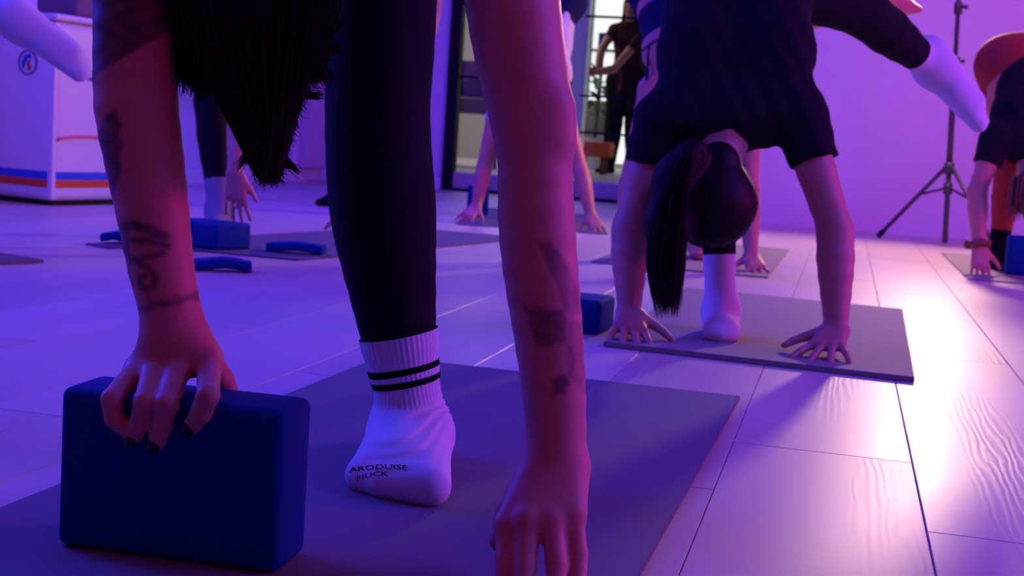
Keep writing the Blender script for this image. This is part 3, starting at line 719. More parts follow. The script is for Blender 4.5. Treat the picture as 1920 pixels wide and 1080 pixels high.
ymat([base_, base_ + nrm(Q) * 0.0 - Q * 0.62, base_ - Q * 0.62 + E * 1.7 + Q * 0.35, base_ + E * 1.7 + Q * 0.35], 0.006, M['mat'], 'grey yoga mat under the flat blue block on the left')
tL = G(82, 489, 0.006)
ymat([tL, tL + np.array([-0.52, 0.33, 0]), tL + np.array([-1.35, -0.95, 0]), tL + np.array([-0.83, -1.28, 0])], 0.010, M['mat'], 'dark yoga mat whose corner enters at the left edge')
eB = G(1815, 522, 0.006); eT = G(1765, 473, 0.006)
ymat([eB, eT, eT + Q * 0.65, eB + Q * 0.65], 0.006, M['mat2'], 'taupe yoga mat at the right edge below the rust clad woman')
th_ = G(160, 456, 0.006)
ymat([th_, th_ + np.array([0.10, -0.07, 0]), th_ + np.array([0.16, 0.05, 0]), th_ + np.array([0.08, 0.16, 0])], 0.006, M['mat'], 'thin dark mat edge behind the tattooed forearm')

# ------------------------------------------------------------------ blocks
def block(p0, p1, height, depth, label, bev=0.010):
    """p0, p1 lower front corners; stands to `height`, reaching back by depth"""
    p0 = np.array([p0[0], p0[1], 0]); p1 = np.array([p1[0], p1[1], 0]); x = nrm(p1 - p0); y = np.array([-x[1], x[0], 0]); L_ = np.linalg.norm(p1 - p0)
    mx = frame(x, y, (0, 0, 1), p0)
    o = box_obj('yoga_block', (0, 0, 0), (L_, depth, height), M['foam'], None, None, bev, 4, False); o.matrix_world = mx
    for p in o.data.polygons: p.use_smooth = True
    o.data.set_sharp_from_angle(angle=0.6) if hasattr(o.data, 'set_sharp_from_angle') else None
    tag(o, label, 'yoga block', 'navy foam blocks'); return o, mx
ZB = MT + 0.0005
def zlift(o, z): o.location.z += z
blk, BMX = block(G(103, 1024, ZB), G(519, 1080, ZB), 0.157, 0.078, 'large navy foam block gripped by the nearest woman'); zlift(blk, ZB); BMX = blk.matrix_world.copy(); bpy.context.view_layer.update()
b2, _ = block(G(1040, 621), G(1122, 630), 0.078, 0.15, 'navy foam block beside the ponytailed woman and her mat'); b2.location.z += 0.0002
p_ = G(404, 470, 0.006); x_ = nrm(G(487, 467, 0.006) - p_)
b3, _ = block(p_, p_ + x_ * 0.15, 0.085, 0.23, 'navy block lying flat under a hand on the left mat'); b3.location.z += 0.0066
b4, _ = block(G(878, 404), G(915, 406), 0.155, 0.08, 'navy block standing upright behind the hand by the glass'); b4.location.z += 0.0066
b5, _ = block(G(1884, 517), G(1990, 526), 0.16, 0.08, 'navy block standing at the right edge of the frame'); b5.location.z += 0.0066
# bent foam pads lying on the left
def pad(pxs, label, w=0.075, z0=0.0008):
    pts = [np.array([*G(x, y)[:2], 0]) for x, y in pxs]; zs = [0.0, 0.005, 0.010, 0.007, 0.0]
    t = np.linspace(0, 1, 13); k = np.linspace(0, 1, len(pts)); c = np.stack([np.interp(t, k, [p[i] for p in pts]) for i in range(3)], 1); z = np.interp(t, np.linspace(0, 1, 5), zs)
    V = []; Fc = []
    dirn = nrm(c[-1] - c[0]); nrm2 = np.array([-dirn[1], dirn[0], 0]); th = 0.028
    for i in range(13):
        for y, zz in ((0, 0), (0, th), (w, th), (w, 0)): V.append(tuple(c[i] + nrm2 * y + np.array([0, 0, z0 + z[i] + zz])))
        if i:
            b = 4 * (i - 1)
            for a_, d_ in ((0, 1), (1, 2), (2, 3), (3, 0)): Fc.append((b + a_, b + 4 + a_, b + 4 + d_, b + d_))
    Fc += [(0, 1, 2, 3), (51, 50, 49, 48)]
    me = bpy.data.meshes.new('foam_pad'); me.from_pydata(V, [], Fc); me.update()
    bm = bmesh.new(); bm.from_mesh(me); bmesh.ops.recalc_face_normals(bm, faces=bm.faces); bm.to_mesh(me); bm.free()
    o = link('foam_pad', me, M['foam']); md = o.modifiers.new('bevel', 'BEVEL'); md.width = 0.006; md.segments = 2; md.limit_method = 'ANGLE'
    for p in me.polygons: p.use_smooth = False
    tag(o, label, 'foam pad', 'bent blue foam pads'); return o
pad([(355, 508), (420, 511), (472, 513)], 'bent blue foam pad on the bare floor in front of the left mat')
pad([(497, 475), (550, 480), (603, 483)], 'bent blue foam pad on the left mat beside the flat block', z0=0.0068)
pad([(186, 458), (210, 460), (245, 462)], 'dark blue foam pad half hidden behind the tattooed forearm', 0.07, z0=0.0068)

# ------------------------------------------------------------------ people
def figure(name, loc, label, cat='person'):
    r = empty(name, (float(loc[0]), float(loc[1]), 0.0)); tag(r, label, cat); return r
def part_of(o, root): return child(o, root)
def px_chain(rows, k, t, sub=2, g=0.0):
    pts = []; rad = []
    for y, c, w, Y in rows:
        p = P(c, y, Y); pts.append(p); rad.append(w / 2 / ppm(p) + g)
    return chain(pts, rad, k, t, sub), pts, rad
def ink_attr(me, shapes):
    """tattoo ink, painted on the camera-side skin of the arms in the X-Z plane"""
    n = len(me.vertices); co = np.empty(n * 3); me.vertices.foreach_get('co', co); co = co.reshape(-1, 3)
    no = np.empty(n * 3); me.vertices.foreach_get('normal', no); no = no.reshape(-1, 3)
    ink = np.zeros(n)
    jit = 0.0003 * np.stack([np.sin(co[:, 0] * 310 + co[:, 2] * 240) + np.sin(co[:, 2] * 420), np.sin(co[:, 2] * 300 - co[:, 0] * 260) + np.sin(co[:, 0] * 450)], 1)
    xz = co[:, [0, 2]] + jit
    for kind, Y, pts, th, val in shapes:
        pw = np.array([P(x, y, Y)[[0, 2]] for x, y in pts])
        dm = np.full(n, 9.0); N = len(pw); ins = np.zeros(n, bool)
        for i in range(N if kind == 'poly' else N - 1):
            a, b = pw[i], pw[(i + 1) % N]; ba = b - a; pa = xz - a
            t = np.clip((pa @ ba) / (ba @ ba + 1e-12), 0, 1); dm = np.minimum(dm, np.linalg.norm(pa - t[:, None] * ba, axis=1))
            if kind == 'poly':
                c = ((a[1] > xz[:, 1]) != (b[1] > xz[:, 1])) & (xz[:, 0] < (b[0] - a[0]) * (xz[:, 1] - a[1]) / (b[1] - a[1] + 1e-12) + a[0]); ins ^= c
        d = np.where(ins, -dm, dm) if kind == 'poly' else dm - th
        w = np.clip(0.5 - d / 0.0042, 0, 1) * val
        tex = 0.86 + 0.14 * np.sin(co[:, 0] * 190 + np.sin(co[:, 2] * 150) * 2) * np.sin(co[:, 2] * 170)
        ink = np.maximum(ink, w * tex * (no[:, 1] < 0.12))
    at = me.attributes.new('ink', 'FLOAT', 'POINT'); at.data.foreach_set('value', ink.astype(np.float32))

# ===== the nearest woman =====================================================
FWm = figure('person', P(760, 900, 1.6), 'tattooed woman in black leggings nearest the camera, folded forward with one hand on a block')
armA, pA, _ = px_chain([(-255, 262, 190, 1.40), (-130, 258, 165, 1.37), (0, 256, 154, 1.35), (100, 254, 151, 1.34), (200, 256, 151, 1.33), (300, 271, 142, 1.325), (400, 287, 130, 1.315), (500, 302, 118, 1.305), (570, 317, 110, 1.30), (625, 328, 118, 1.292)], 0.02, 'armA')
armB, pB, _ = px_chain([(-190, 948, 205, 1.40), (-100, 953, 188, 1.36), (0, 961, 177, 1.33), (100, 975, 168, 1.315), (180, 990, 158, 1.305), (240, 998, 148, 1.295), (300, 1003, 137, 1.29), (400, 1005, 141, 1.28), (500, 1013, 138, 1.27), (600, 1025, 129, 1.262), (700, 1036, 120, 1.257), (800, 1042, 111, 1.253), (865, 1042, 110, 1.248)], 0.015, 'armB')
legA, pL, rL = px_chain([(-385, 690, 262, 1.82), (-200, 705, 232, 1.74), (-80, 714, 205, 1.68), (0, 718, 190, 1.66), (100, 713, 190, 1.655), (200, 708, 185, 1.65), (300, 711, 187, 1.65), (380, 717, 188, 1.65), (450, 724, 176, 1.65), (550, 737, 150, 1.652), (640, 749, 126, 1.655), (740, 765, 101, 1.66), (800, 770, 104, 1.665)], 0.02, 'legA', 2)
hA_ = pL[0]; hB_ = hA_ + np.array([0.19, 0.03, 0.02]); pel = (hA_ + hB_) / 2 + np.array([0, 0.0, 0.03])
sA, sB = pA[0], pB[0]; neck = (sA + sB) / 2 + np.array([0, -0.01, 0.02]); chest = neck * 0.62 + pel * 0.38; mid_ = neck * 0.3 + pel * 0.7
headc = P(478, -190, 1.375)
body = []
lat = nrm(sB - sA)
body.append(Prim(hA_, 0.092, hB_, 0.092, 0.05, t='hips'))
for q in (-1, 1):
    body.append(Prim(pel + lat * q * 0.05, 0.098, mid_ + lat * q * 0.036, 0.088, 0.05, t='torso'))
    body.append(Prim(mid_ + lat * q * 0.036, 0.088, chest + lat * q * 0.05, 0.096, 0.05, t='torso'))
    body.append(Prim(chest + lat * q * 0.05, 0.09, neck + lat * q * 0.06, 0.058, 0.05, t='torso'))
body.append(Prim(sA, 0.050, neck, 0.055, 0.05, t='torso')); body.append(Prim(sB, 0.050, neck, 0.055, 0.05, t='torso'))
body.append(Prim(neck, 0.05, headc * 0.6 + neck * 0.4, 0.046, 0.03, t='neck'))
body += head_prims(headc, (0.0, -0.25, -1), (0, 1, 0.2))
body += armA + armB + legA
# elbow crease of the straight arm
body.append(Prim(P(1040, 205, 1.285), 0.016, P(1046, 262, 1.28), 0.012, 0.02, t='armB'))
# lifted leg, out of the frame behind her
kB, aB = np.array([0.06, 2.16, 1.20]), np.array([0.02, 2.52, 1.42])
body += chain([hB_, hB_ * .5 + kB * .5, kB], [0.09, 0.074, 0.055], 0.04, 'thighB') + chain([kB, kB * .68 + aB * .32, kB * .3 + aB * .7, aB], [0.055, 0.058, 0.04, 0.034], 0.03, 'shankB') + foot_prims(aB, (-0.1, 0.9, 0.1), 1, 'footB', up=(0, -0.3, 1))
# planted foot
tl, tr_ = G(671, 927, MT), G(800, 950, MT); heel = np.array([-0.128, 1.722, MT + 0.034]); ank = pL[-1]
foot = [Prim(pL[-2], rL[-2], ank, rL[-1], 0.02, t='footA'), Prim(ank, 0.036, heel, 0.032, 0.03, t='footA')]
for i, f_ in enumerate(np.linspace(0, 1, 4)):
    tip = tl * (1 - f_) + tr_ * f_; tip = tip + np.array([0.002, 0.016 + (0.010 if i in (0,) else 0), 0.017 + 0.003 * f_]); st = np.array([ank[0] + 0.004 + (f_ - 0.5) * 0.03, 1.655, 0.045])
    foot.append(Prim(st, 0.028, tip, 0.0165 + 0.003 * f_, 0.02, t='footA'))
bl = (tl + tr_) / 2 + np.array([0.0, 0.055, 0.030])
foot.append(Prim(ank + [0, -0.005, -0.01], 0.036, bl, 0.022, 0.035, t='footA')); foot.append(Prim(heel, 0.030, bl + [0, 0.02, -0.008], 0.024, 0.03, t='footA'))
body += foot
# hand on the block: explicit knuckles, middle joints and tips
bx_, by_ = np.array(BMX.col[0][:3]), np.array(BMX.col[1][:3]); b0 = np.array(BMX.translation)
def front(px, py, out):                      # point just in front of the block's camera-side face
    n_ = -by_; d = ray(px, py); t = ((b0 + n_ * out - CAM) @ n_) / (d @ n_); return CAM + d * t
wA = pA[-1]
handA = []
fing = [  # mcp(px,py,Y)  pip(px,py,out) dip tip, radius
    ((258, 690, 1.288), (209, 748, 0.012), (214, 785, 0.011), (236, 806, 0.009), 0.0098),
    ((290, 686, 1.278), (272, 752, 0.016), (262, 795, 0.011), (252, 820, 0.009), 0.0105),
    ((338, 686, 1.272), (313, 756, 0.016), (303, 800, 0.011), (294, 829, 0.009), 0.0108),
    ((392, 684, 1.270), (390, 742, 0.018), (377, 775, 0.014), (361, 798, 0.010), 0.0108)]
nails = []
for i, (a, b, c, d, r) in enumerate(fing):
    a3 = P(*a); b3_, c3, d3 = front(*b), front(*c), front(*d)
    wb = wA + (a3 - wA) * 0.12 + np.array([(i - 1.5) * 0.006, 0, -0.004])
    handA.append(Prim(wb, 0.0165, a3, 0.0125, 0.016, t='handA'))
    handA += [Prim(a3, r * 1.08, b3_, r, 0.008, t='handA'), Prim(b3_, r, c3, r * 0.92, 0.003, t='handA'), Prim(c3, r * 0.92, d3, r * 0.80, 0.003, t='handA')]
    nails.append((d3, nrm(d3 - c3), r * 0.80))
tb0 = P(385, 672, 1.292); tb1 = P(418, 712, 1.318); tb2 = P(434, 742, 1.345)
handA += [Prim(wA + [0.012, 0, -0.01], 0.019, tb0, 0.016, 0.016, t='handA'), Prim(tb0, 0.0145, tb1, 0.0115, 0.008, t='handA'), Prim(tb1, 0.0110, tb2, 0.0095, 0.004, t='handA')]
body += handA
# hand on the mat
wB = pB[-1]; handB = []
fb = [((951, 985, 1.205), (949, 1050, 1.186), (947, 1105, 1.172), (947, 1128, 1.160), 0.0102),
      ((990, 975, 1.198), (985, 1062, 1.176), (978, 1118, 1.160), (975, 1146, 1.148), 0.0106),
      ((1035, 975, 1.198), (1044, 1060, 1.176), (1042, 1116, 1.160), (1040, 1142, 1.150), 0.0102),
      ((1075, 962, 1.205), (1084, 1040, 1.188), (1084, 1090, 1.174), (1083, 1112, 1.164), 0.0090)]
for i, (a, b, c, d, r) in enumerate(fb):
    a3, b3_, c3, d3 = P(*a), P(*b), P(*c), P(*d); d3[2] = max(d3[2], MT + r * 0.8); c3[2] = max(c3[2], MT + r * 1.05)
    wb = wB + (a3 - wB) * 0.10 + np.array([(i - 1.5) * 0.009, 0, 0])
    handB.append(Prim(wb, 0.0175, a3, 0.0128, 0.012, t='handB'))
    handB += [Prim(a3, r * 1.08, b3_, r, 0.007, t='handB'), Prim(b3_, r, c3, r * 0.9, 0.003, t='handB'), Prim(c3, r * 0.9, d3, r * 0.78, 0.003, t='handB')]
t0, t1, t2 = P(985, 915, 1.25), P(952, 960, 1.255), P(935, 1015, 1.245)
handB += [Prim(wB + [-0.008, 0.006, -0.01], 0.018, t0, 0.016, 0.015, t='handB'), Prim(t0, 0.015, t1, 0.0118, 0.008, t='handB'), Prim(t1, 0.0115, t2, 0.0098, 0.004, t='handB')]
body += handB
me = sdf_mesh('body', body, 0.0026)
INK = [('poly', 1.34, [(165, -80), (345, -80), (335, 50), (300, 84), (265, 108), (232, 128), (205, 140), (192, 155), (165, 165)], 0, 0.92),
       ('poly', 1.33, [(203, 240), (222, 214), (240, 208), (252, 232), (246, 250), (256, 272), (247, 292), (252, 318), (242, 342), (236, 362), (216, 366), (198, 322), (186, 268)], 0, 0.85),
       ('line', 1.31, [(236, 424), (262, 418), (300, 428), (322, 440)], 0.0052, 0.85), ('poly', 1.31, [(228, 420), (250, 420), (262, 445), (255, 470), (270, 492), (246, 494), (232, 458)], 0, 0.85),
       ('line', 1.31, [(244, 452), (262, 446), (292, 446), (330, 456)], 0.0034, 0.85), ('line', 1.31, [(248, 478), (275, 482), (302, 474), (322, 468)], 0.0036, 0.8),
       ('line', 1.305, [(268, 486), (292, 494), (308, 512), (306, 530), (290, 536), (277, 528), (278, 515), (288, 512)], 0.0034, 0.8), ('line', 1.305, [(250, 488), (250, 510), (256, 530)], 0.0038, 0.6),
       ('line', 1.30, [(256, 586), (275, 574), (296, 572), (318, 562), (340, 562), (372, 550)], 0.0030, 0.75), ('line', 1.30, [(260, 578), (284, 572), (300, 562), (322, 568), (345, 552), (372, 558)], 0.0018, 0.7), ('line', 1.30, [(293, 566), (292, 546)], 0.0018, 0.7),
       ('poly', 1.275, [(1004, 443), (1018, 452), (1030, 446), (1048, 468), (1066, 498), (1084, 540), (1086, 580), (1068, 584), (1052, 566), (1046, 530), (1028, 500), (1018, 472)], 0, 0.62),
       ('poly', 1.265, [(982, 566), (1000, 570), (1008, 562), (1024, 574), (1052, 570), (1062, 590), (1058, 618), (1066, 634), (1044, 634), (1030, 642), (1004, 638), (996, 612)], 0, 0.72),
       ('poly', 1.262, [(1062, 590), (1090, 600), (1096, 660), (1098, 735), (1080, 712), (1064, 690), (1058, 650)], 0, 0.42), ('line', 1.262, [(1064, 640), (1074, 665), (1068, 690)], 0.003, 0.7),
       ('poly', 1.258, [(1030, 702), (1046, 694), (1060, 692), (1068, 708), (1058, 716), (1062, 728), (1044, 726), (1032, 730), (1038, 714)], 0, 0.75)]
ink_attr(me, INK)
part_of(link('body', me, M['skin']), FWm)
# clothing
legs = [p.inf(0.004) for p in body if p.t in ('hips',)] + [p.inf(0.003) for p in body if p.t in ('thighB', 'shankB')]
hem_i = len(armA) and None
lp = [p.inf(0.003) for p in legA]
hem = P(748, 631, 1.655); hem_n = nrm(P(683, 641, 1.655) - P(813, 619, 1.655)); hem_n = nrm(np.cross(hem_n, np.array([0, 1., 0]))); hem_n = hem_n if hem_n[2] < 0 else -hem_n
waist = [p.inf(0.0055) for p in body if p.t == 'torso']; waist = [waist[0], waist[3]]
for p in waist: p.b = p.a + (p.b - p.a) * 0.7; p.rb = p.ra + (p.rb - p.ra) * 0.7; p.fb = True
leg_me = sdf_mesh('leggings', legs + lp + waist, 0.004)
bmx = bmesh.new(); bmx.from_mesh(leg_me)
def cut_below(bm, co, no):
    bmesh.ops.bisect_plane(bm, geom=bm.verts[:] + bm.edges[:] + bm.faces[:], plane_co=Vector(co), plane_no=Vector(no), clear_outer=True)
cut_below(bmx, hem, hem_n); bmx.to_mesh(leg_me); bmx.free()
part_of(link('leggings', leg_me, M['legging']), FWm)
shirt = [p.inf(0.009) for p in body if p.t == 'torso'] + [p.inf(0.006) for p in armA[:3]]
slB = [p.inf(0.0055) for p in armB[:4]]; slB[-1].fb = True; slB[-1].b = slB[-1].a * 0.25 + slB[-1].b * 0.75
shirt_me = sdf_mesh('shirt', shirt + slB, 0.005, clips=[(pel * 0.62 + mid_ * 0.38, pel - mid_)])
part_of(link('shirt', shirt_me, M['shirt']), FWm)
# ribbed striped sock
ax0, ax1 = P(749, 640, 1.655), P(766, 745, 1.66); axd = nrm(ax1 - ax0)
def ribs(p):
    r = p - ax0.astype(np.float32); s = r @ axd.astype(np.float32); q = r - s[..., None] * axd.astype(np.float32)
    th = np.arctan2(q[..., 1], q[..., 0]); L_ = float(np.linalg.norm(ax1 - ax0))
    up = np.clip((L_ * 1.12 - s) / 0.012, 0, 1)
    wr = np.exp(-((s - L_ * 1.25) / 0.022) ** 2) * np.sin(s * 620 + 1.4 * np.cos(th * 1.0)) * np.clip(np.cos(th + 0.5) * 1.4, 0.15, 1)
    return np.sin(th * 46) * 0.0006 * up + wr * 0.0011
sock = [p.inf(0.0045) for p in foot] + [p.inf(0.0060) for p in legA[-6:]]
sock_me = sdf_mesh('sock', sock, 0.0016, disp=ribs, relax=1)
bmx = bmesh.new(); bmx.from_mesh(sock_me); cut_below(bmx, hem - hem_n * 0.004, -hem_n); bmx.to_mesh(sock_me); bmx.free()
SOCK = part_of(link('sock', sock_me, M['sock']), FWm); SOCK['label'] = 'white ribbed crew sock with two black stripes'
lo = lambda x, y: P(x, y, 1.655)
for (a, b, c, d) in (((699, 693), (817, 672), (817, 684), (701, 706)), ((705, 716), (817, 697), (817, 709), (708, 728))):
    sm = sock_me.copy(); bmx = bmesh.new(); bmx.from_mesh(sm)
    for (u, v, dn) in ((a, b, 1), (d, c, -1)):
        e_ = lo(*v) - lo(*u); n_ = nrm(np.cross(e_, np.array([0, 1., 0]))); n_ = n_ if n_[2] > 0 else -n_
        cut_below(bmx, lo(*u), n_ * dn)
    bmesh.ops.smooth_vert(bmx, verts=bmx.verts, factor=0.0, use_axis_x=True)
    for v in bmx.verts: v.co += v.normal * 0.0007
    bmx.to_mesh(sm); bmx.free(); sm.materials.clear(); st_ = link('stripe', sm, M['stripe']); st_.parent = SOCK
# woven lettering on the toe
bvh = BVHTree.FromPolygons([v.co.copy() for v in sock_me.vertices], [tuple(p.vertices) for p in sock_me.polygons])
def sock_text(txt, pa, pb, hpx):
    cu = bpy.data.curves.new('lettering', 'FONT'); cu.body = txt; cu.size = 1; cu.resolution_u = 2
    ob = bpy.data.objects.new('tmp', cu); C.objects.link(ob); bpy.context.view_layer.update()
    mm = bpy.data.meshes.new_from_object(ob.evaluated_get(bpy.context.evaluated_depsgraph_get())); bpy.data.objects.remove(ob)
    bmx = bmesh.new(); bmx.from_mesh(mm); bmesh.ops.triangulate(bmx, faces=bmx.faces); bmesh.ops.subdivide_edges(bmx, edges=bmx.edges, cuts=1)
    w = max(v.co.x for v in bmx.verts)
    a, b = np.array(pa, float), np.array(pb, float); n = np.array([-(b - a)[1], (b - a)[0]]); n = n / np.linalg.norm(n)
    for v in bmx.verts:
        u = v.co.x / w; arch = -4 * 4 * u * (1 - u); p = a + (b - a) * u - n * 0 + np.array([0, arch - v.co.y / 0.72 * hpx])
        d = Vector(ray(*p)).normalized(); hit = bvh.ray_cast(Vector(CAM), d)
        if hit[0] is not None: v.co = hit[0] + hit[1] * (0.0006 if hit[1].dot(d) < 0 else -0.0006)
        else: v.co = Vector(P(p[0], p[1], 1.57))
    bmx.to_mesh(mm); bmx.free(); mm.materials.clear(); o = link('lettering', mm, M['stripe']); o.parent = SOCK
sock_text('ARODUISE', (655, 886), (764, 882), 9); sock_text('FIUCK', (668, 903), (728, 893), 9)
# fingernails, black polish
for i, (p, d, r) in enumerate(nails):
    if i == 0: continue
    bm = bmesh.new(); bmesh.ops.create_uvsphere(bm, u_segments=10, v_segments=6, radius=1)
    out = -by_; out = nrm(out - d * (out @ d)); sd = np.cross(d, out)
    bmesh.ops.transform(bm, matrix=frame(sd * r * 0.78, d * r * 1.0, out * r * 0.42, p + d * r * 0.32 + out * r * 0.70), verts=bm.verts)
    part_of(bm_to('fingernail', bm, M['nail'], None, True), FWm)
# hair hanging down
def fhair():
    u = RNG.random(); Y = 1.345 + RNG.normal(0, 0.022)
    if u < 0.66:
        f_ = RNG.random(); x0 = 335 + 285 * f_; ye = 165 + 175 * RNG.random() ** 0.75; g = (ye - 165) / 175
        xe = 492 + 12 * g + (f_ - 0.5) * (150 * (1 - g) ** 1.2 + 26) + RNG.normal(0, 5)
        xm = 0.42 * x0 + 0.58 * (480 + (f_ - 0.5) * 190); ym = ye * 0.52
        pts = [(x0, -190), (x0 + RNG.normal(0, 6), -30), (xm * 0.6 + x0 * 0.4, ym * 0.55), (0.6 * xm + 0.4 * xe, ym + 18), (0.15 * xm + 0.85 * xe, 0.2 * ym + 0.8 * ye), (xe, ye), (xe + RNG.normal(4, 9), ye + RNG.uniform(0, 16))]
    elif u < 0.86:
        x0 = RNG.uniform(500, 650); xe = RNG.uniform(550, 622); ye = RNG.uniform(60, 190) - (xe - 550) * 0.4
        pts = [(x0 - 40, -190), (x0, -40), (x0 - 5, 10), (0.4 * x0 + 0.6 * xe, ye * 0.55), (xe - 14, ye * 0.92), (xe + RNG.uniform(-8, 28), ye + RNG.uniform(-14, 8))]
    else:
        x0 = RNG.uniform(322, 420); xe = x0 + RNG.uniform(0, 30); ye = RNG.uniform(60, 165) + (x0 - 322) * 0.3
        pts = [(x0 + 30, -190), (x0 + 6, -30), (x0 + 4, 40), (x0 + 8, ye * 0.7), (xe, ye), (xe + RNG.normal(0, 6), ye + 14)]
    return [P(x, y, Y) for x, y in pts]
tubes = strands(3600, fhair, (0.0006, 0.0013), 12)
def wisp(a, b, c):
    def f():
        Y = 1.345 + RNG.normal(0, 0.012); j = lambda s: RNG.normal(0, s)
        return [P(a[0] + j(7), a[1] + j(6), Y), P((a[0] + b[0]) / 2 + j(5), (a[1] + b[1]) / 2 + j(5), Y), P(b[0] + j(5), b[1] + j(5), Y), P(c[0] + j(5), c[1] + j(5), Y)]
    return f
for a, b, c, n in (((496, 235), (506, 300), (492, 346), 60), ((505, 250), (532, 300), (560, 322), 50), ((470, 225), (470, 285), (446, 316), 40), ((560, 110), (600, 112), (640, 84), 60), ((540, 165), (572, 180), (606, 178), 50), ((560, 60), (610, 70), (645, 40), 60), ((555, 140), (585, 152), (618, 140), 40), ((355, 110), (358, 155), (375, 182), 40), ((335, 80), (334, 130), (345, 160), 30), ((520, 200), (545, 210), (560, 200), 30)):
    tubes += strands(n, wisp(a, b, c), (0.0005, 0.0010), 7)
core = [Prim(P(470, -240, 1.362), 0.100, P(470, -130, 1.355), 0.098, 0.03), Prim(P(470, -140, 1.355), 0.094, P(470, -20, 1.355), 0.062, 0.03), Prim(P(400, -60, 1.36), 0.04, P(420, 60, 1.352), 0.025, 0.03), Prim(P(560, -60, 1.36), 0.045, P(545, 80, 1.352), 0.03, 0.03),
        Prim(P(470, -20, 1.355), 0.060, P(480, 120, 1.35), 0.042, 0.03), Prim(P(480, 120, 1.35), 0.040, P(500, 225, 1.347), 0.012, 0.02)]
HR = part_of(tubes_obj('hair', tubes, M['hair'], None, 4), FWm); HR['label'] = 'long loose dark brown hair hanging down'
cr = link('hair_core', sdf_mesh('hair_core', core, 0.006), M['hair']); cr.parent = HR; cr.matrix_parent_inverse = Matrix.Identity(4)

# ===== generic dressed figure ================================================
def hair_cap(J, s=1.0, g=0.010):
    c, up, fa = np.asarray(J['head'], float), nrm(J['hup']), nrm(J['face']); fa = nrm(fa - up * (fa @ up)); sd = np.cross(fa, up)
    o = [Prim(c + up * 0.036 * s - fa * 0.024 * s, (0.079 + g) * s, c + up * 0.046 * s + fa * 0.012 * s, (0.072 + g) * s, 0.03), Prim(c + up * 0.02 * s - fa * 0.03 * s, (0.072 + g) * s, c - up * 0.05 * s - fa * 0.04 * s, 0.045 * s, 0.03)]
    return o, c, up, fa, sd
def person(label, J, h, top=None, bottom=None, socks=None, s=1.0, hair='hair', sleeve=0.5, legtags='AB', bottom_to=0.9, top_extra=(), top_g=0.006, bottom_g=0.004, body_extra=(), name='person', crop=None):
    loc = (np.asarray(J['aA'], float) * 0.5 + np.asarray(J['hA'], float) * 0.5)
    r = figure(name, loc, label)
    bp = body_prims(J, s) + list(body_extra)
    part_of(link('body', sdf_mesh('body', bp, h), M['skin']), r)
    if bottom:
        ps = pick(bp, ('hips',), bottom_g)
        lat2 = nrm(np.asarray(J['hB'], float) - np.asarray(J['hA'], float)); pl_, md_ = np.asarray(J['pel'], float), np.asarray(J['mid'], float)
        tp = [p for p in bp if p.t == 'torso']
        for p in (tp[0], tp[3]):
            p = p.inf(bottom_g + 0.002); w_ = 0.55; p.b = p.a + (p.b - p.a) * w_; p.rb = p.ra + (p.rb - p.ra) * w_; p.fb = True; ps.append(p)
        for z in 'AB':
            ps += pick(bp, ('thigh' + z,), bottom_g)
            if bottom_to > 0: ps += upto(bp, 'shank' + z, bottom_to, bottom_g)
            elif bottom_to < 0: ps = [p for p in ps if p.t != 'thigh' + z] + upto(bp, 'thigh' + z, 0.5, bottom_g)
        part_of(link('leggings', sdf_mesh('leggings', ps, h * 1.05), M[bottom]), r)
    if top:
        ps = pick(bp, ('torso',), top_g) + list(top_extra)
        if sleeve > 0:
            for z in 'AB': ps += upto(bp, 'uarm' + z, sleeve, top_g + 0.002)
        elif crop is None: pass
        cl = [(np.asarray(J['pel'], float) * 0.8 + np.asarray(J['mid'], float) * 0.2, np.asarray(J['pel'], float) - np.asarray(J['mid'], float))] if crop is None else crop
        folds = lambda p: 0.0016 * np.sin(p[..., 2] * 95 + 3 * np.sin(p[..., 0] * 22)) * np.sin(p[..., 0] * 37 + 2 * np.sin(p[..., 2] * 30)) + 0.0012 * np.sin(p[..., 0] * 120 + p[..., 2] * 60)
        part_of(link('shirt', sdf_mesh('shirt', ps, h * 1.05, clips=cl, disp=folds), M[top]), r)
    if socks:
        for z in 'AB':
            ps = after(bp, 'shank' + z, 0.66, 0.005) + pick(bp, ('foot' + z,), 0.004)
            part_of(link('sock', sdf_mesh('sock', ps, h * 0.8), M[socks]), r)
    return r, bp

D_ = np.array([0, 0, -1.]); AWAY = np.array([0, 1., 0]); TOCAM = np.array([0, -1., 0])
# ===== woman with the ponytail, right of the centre ===========================
RW = dict(sA=P(1240, 228, 3.02), eA=P(1180, 430, 3.0), wA=P(1180, 592, 2.95), sB=P(1498, 218, 3.0), eB=P(1566, 430, 2.93), wB=P(1566, 640, 2.865),
          neck=P(1368, 215, 3.02), head=P(1338, 352, 2.94), hup=(-0.05, -0.12, -1), face=(0.06, 1, -0.1), chest=P(1378, 120, 3.10), mid=P(1386, 20, 3.18), pel=P(1392, -55, 3.27),
          hA=P(1338, -30, 3.25), kA=P(1340, 215, 3.13), aA=P(1352, 583, 3.07), fA=(-0.12, -1, 0), zA=0.013, fsA=0.84, lsA=0.84, hB=P(1455, -45, 3.26), kB=P(1618, 22, 3.42), aB=P(1752, 128, 3.62),
          fB=P(1850, 240, 3.66) - P(1752, 128, 3.62), uB=(0.75, -0.45, 0.55), ahB=0.022, fsB=1.22,
          handA=((-0.05, -1, -0.34), (1, 0, 0), (0, 0, -1), dict(flex=(8, 12, 8), spread=13, thumb=(0.5, 0.85, 0.2))), handB=((-0.42, -0.9, -0.33), (-1, 0.4, 0), (0, 0, -1), dict(flex=(4, 8, 6), spread=21, thumb=(0.5, 0.85, 0.15))))
RW['wA'][2] = 0.060; RW['wB'][2] = 0.062
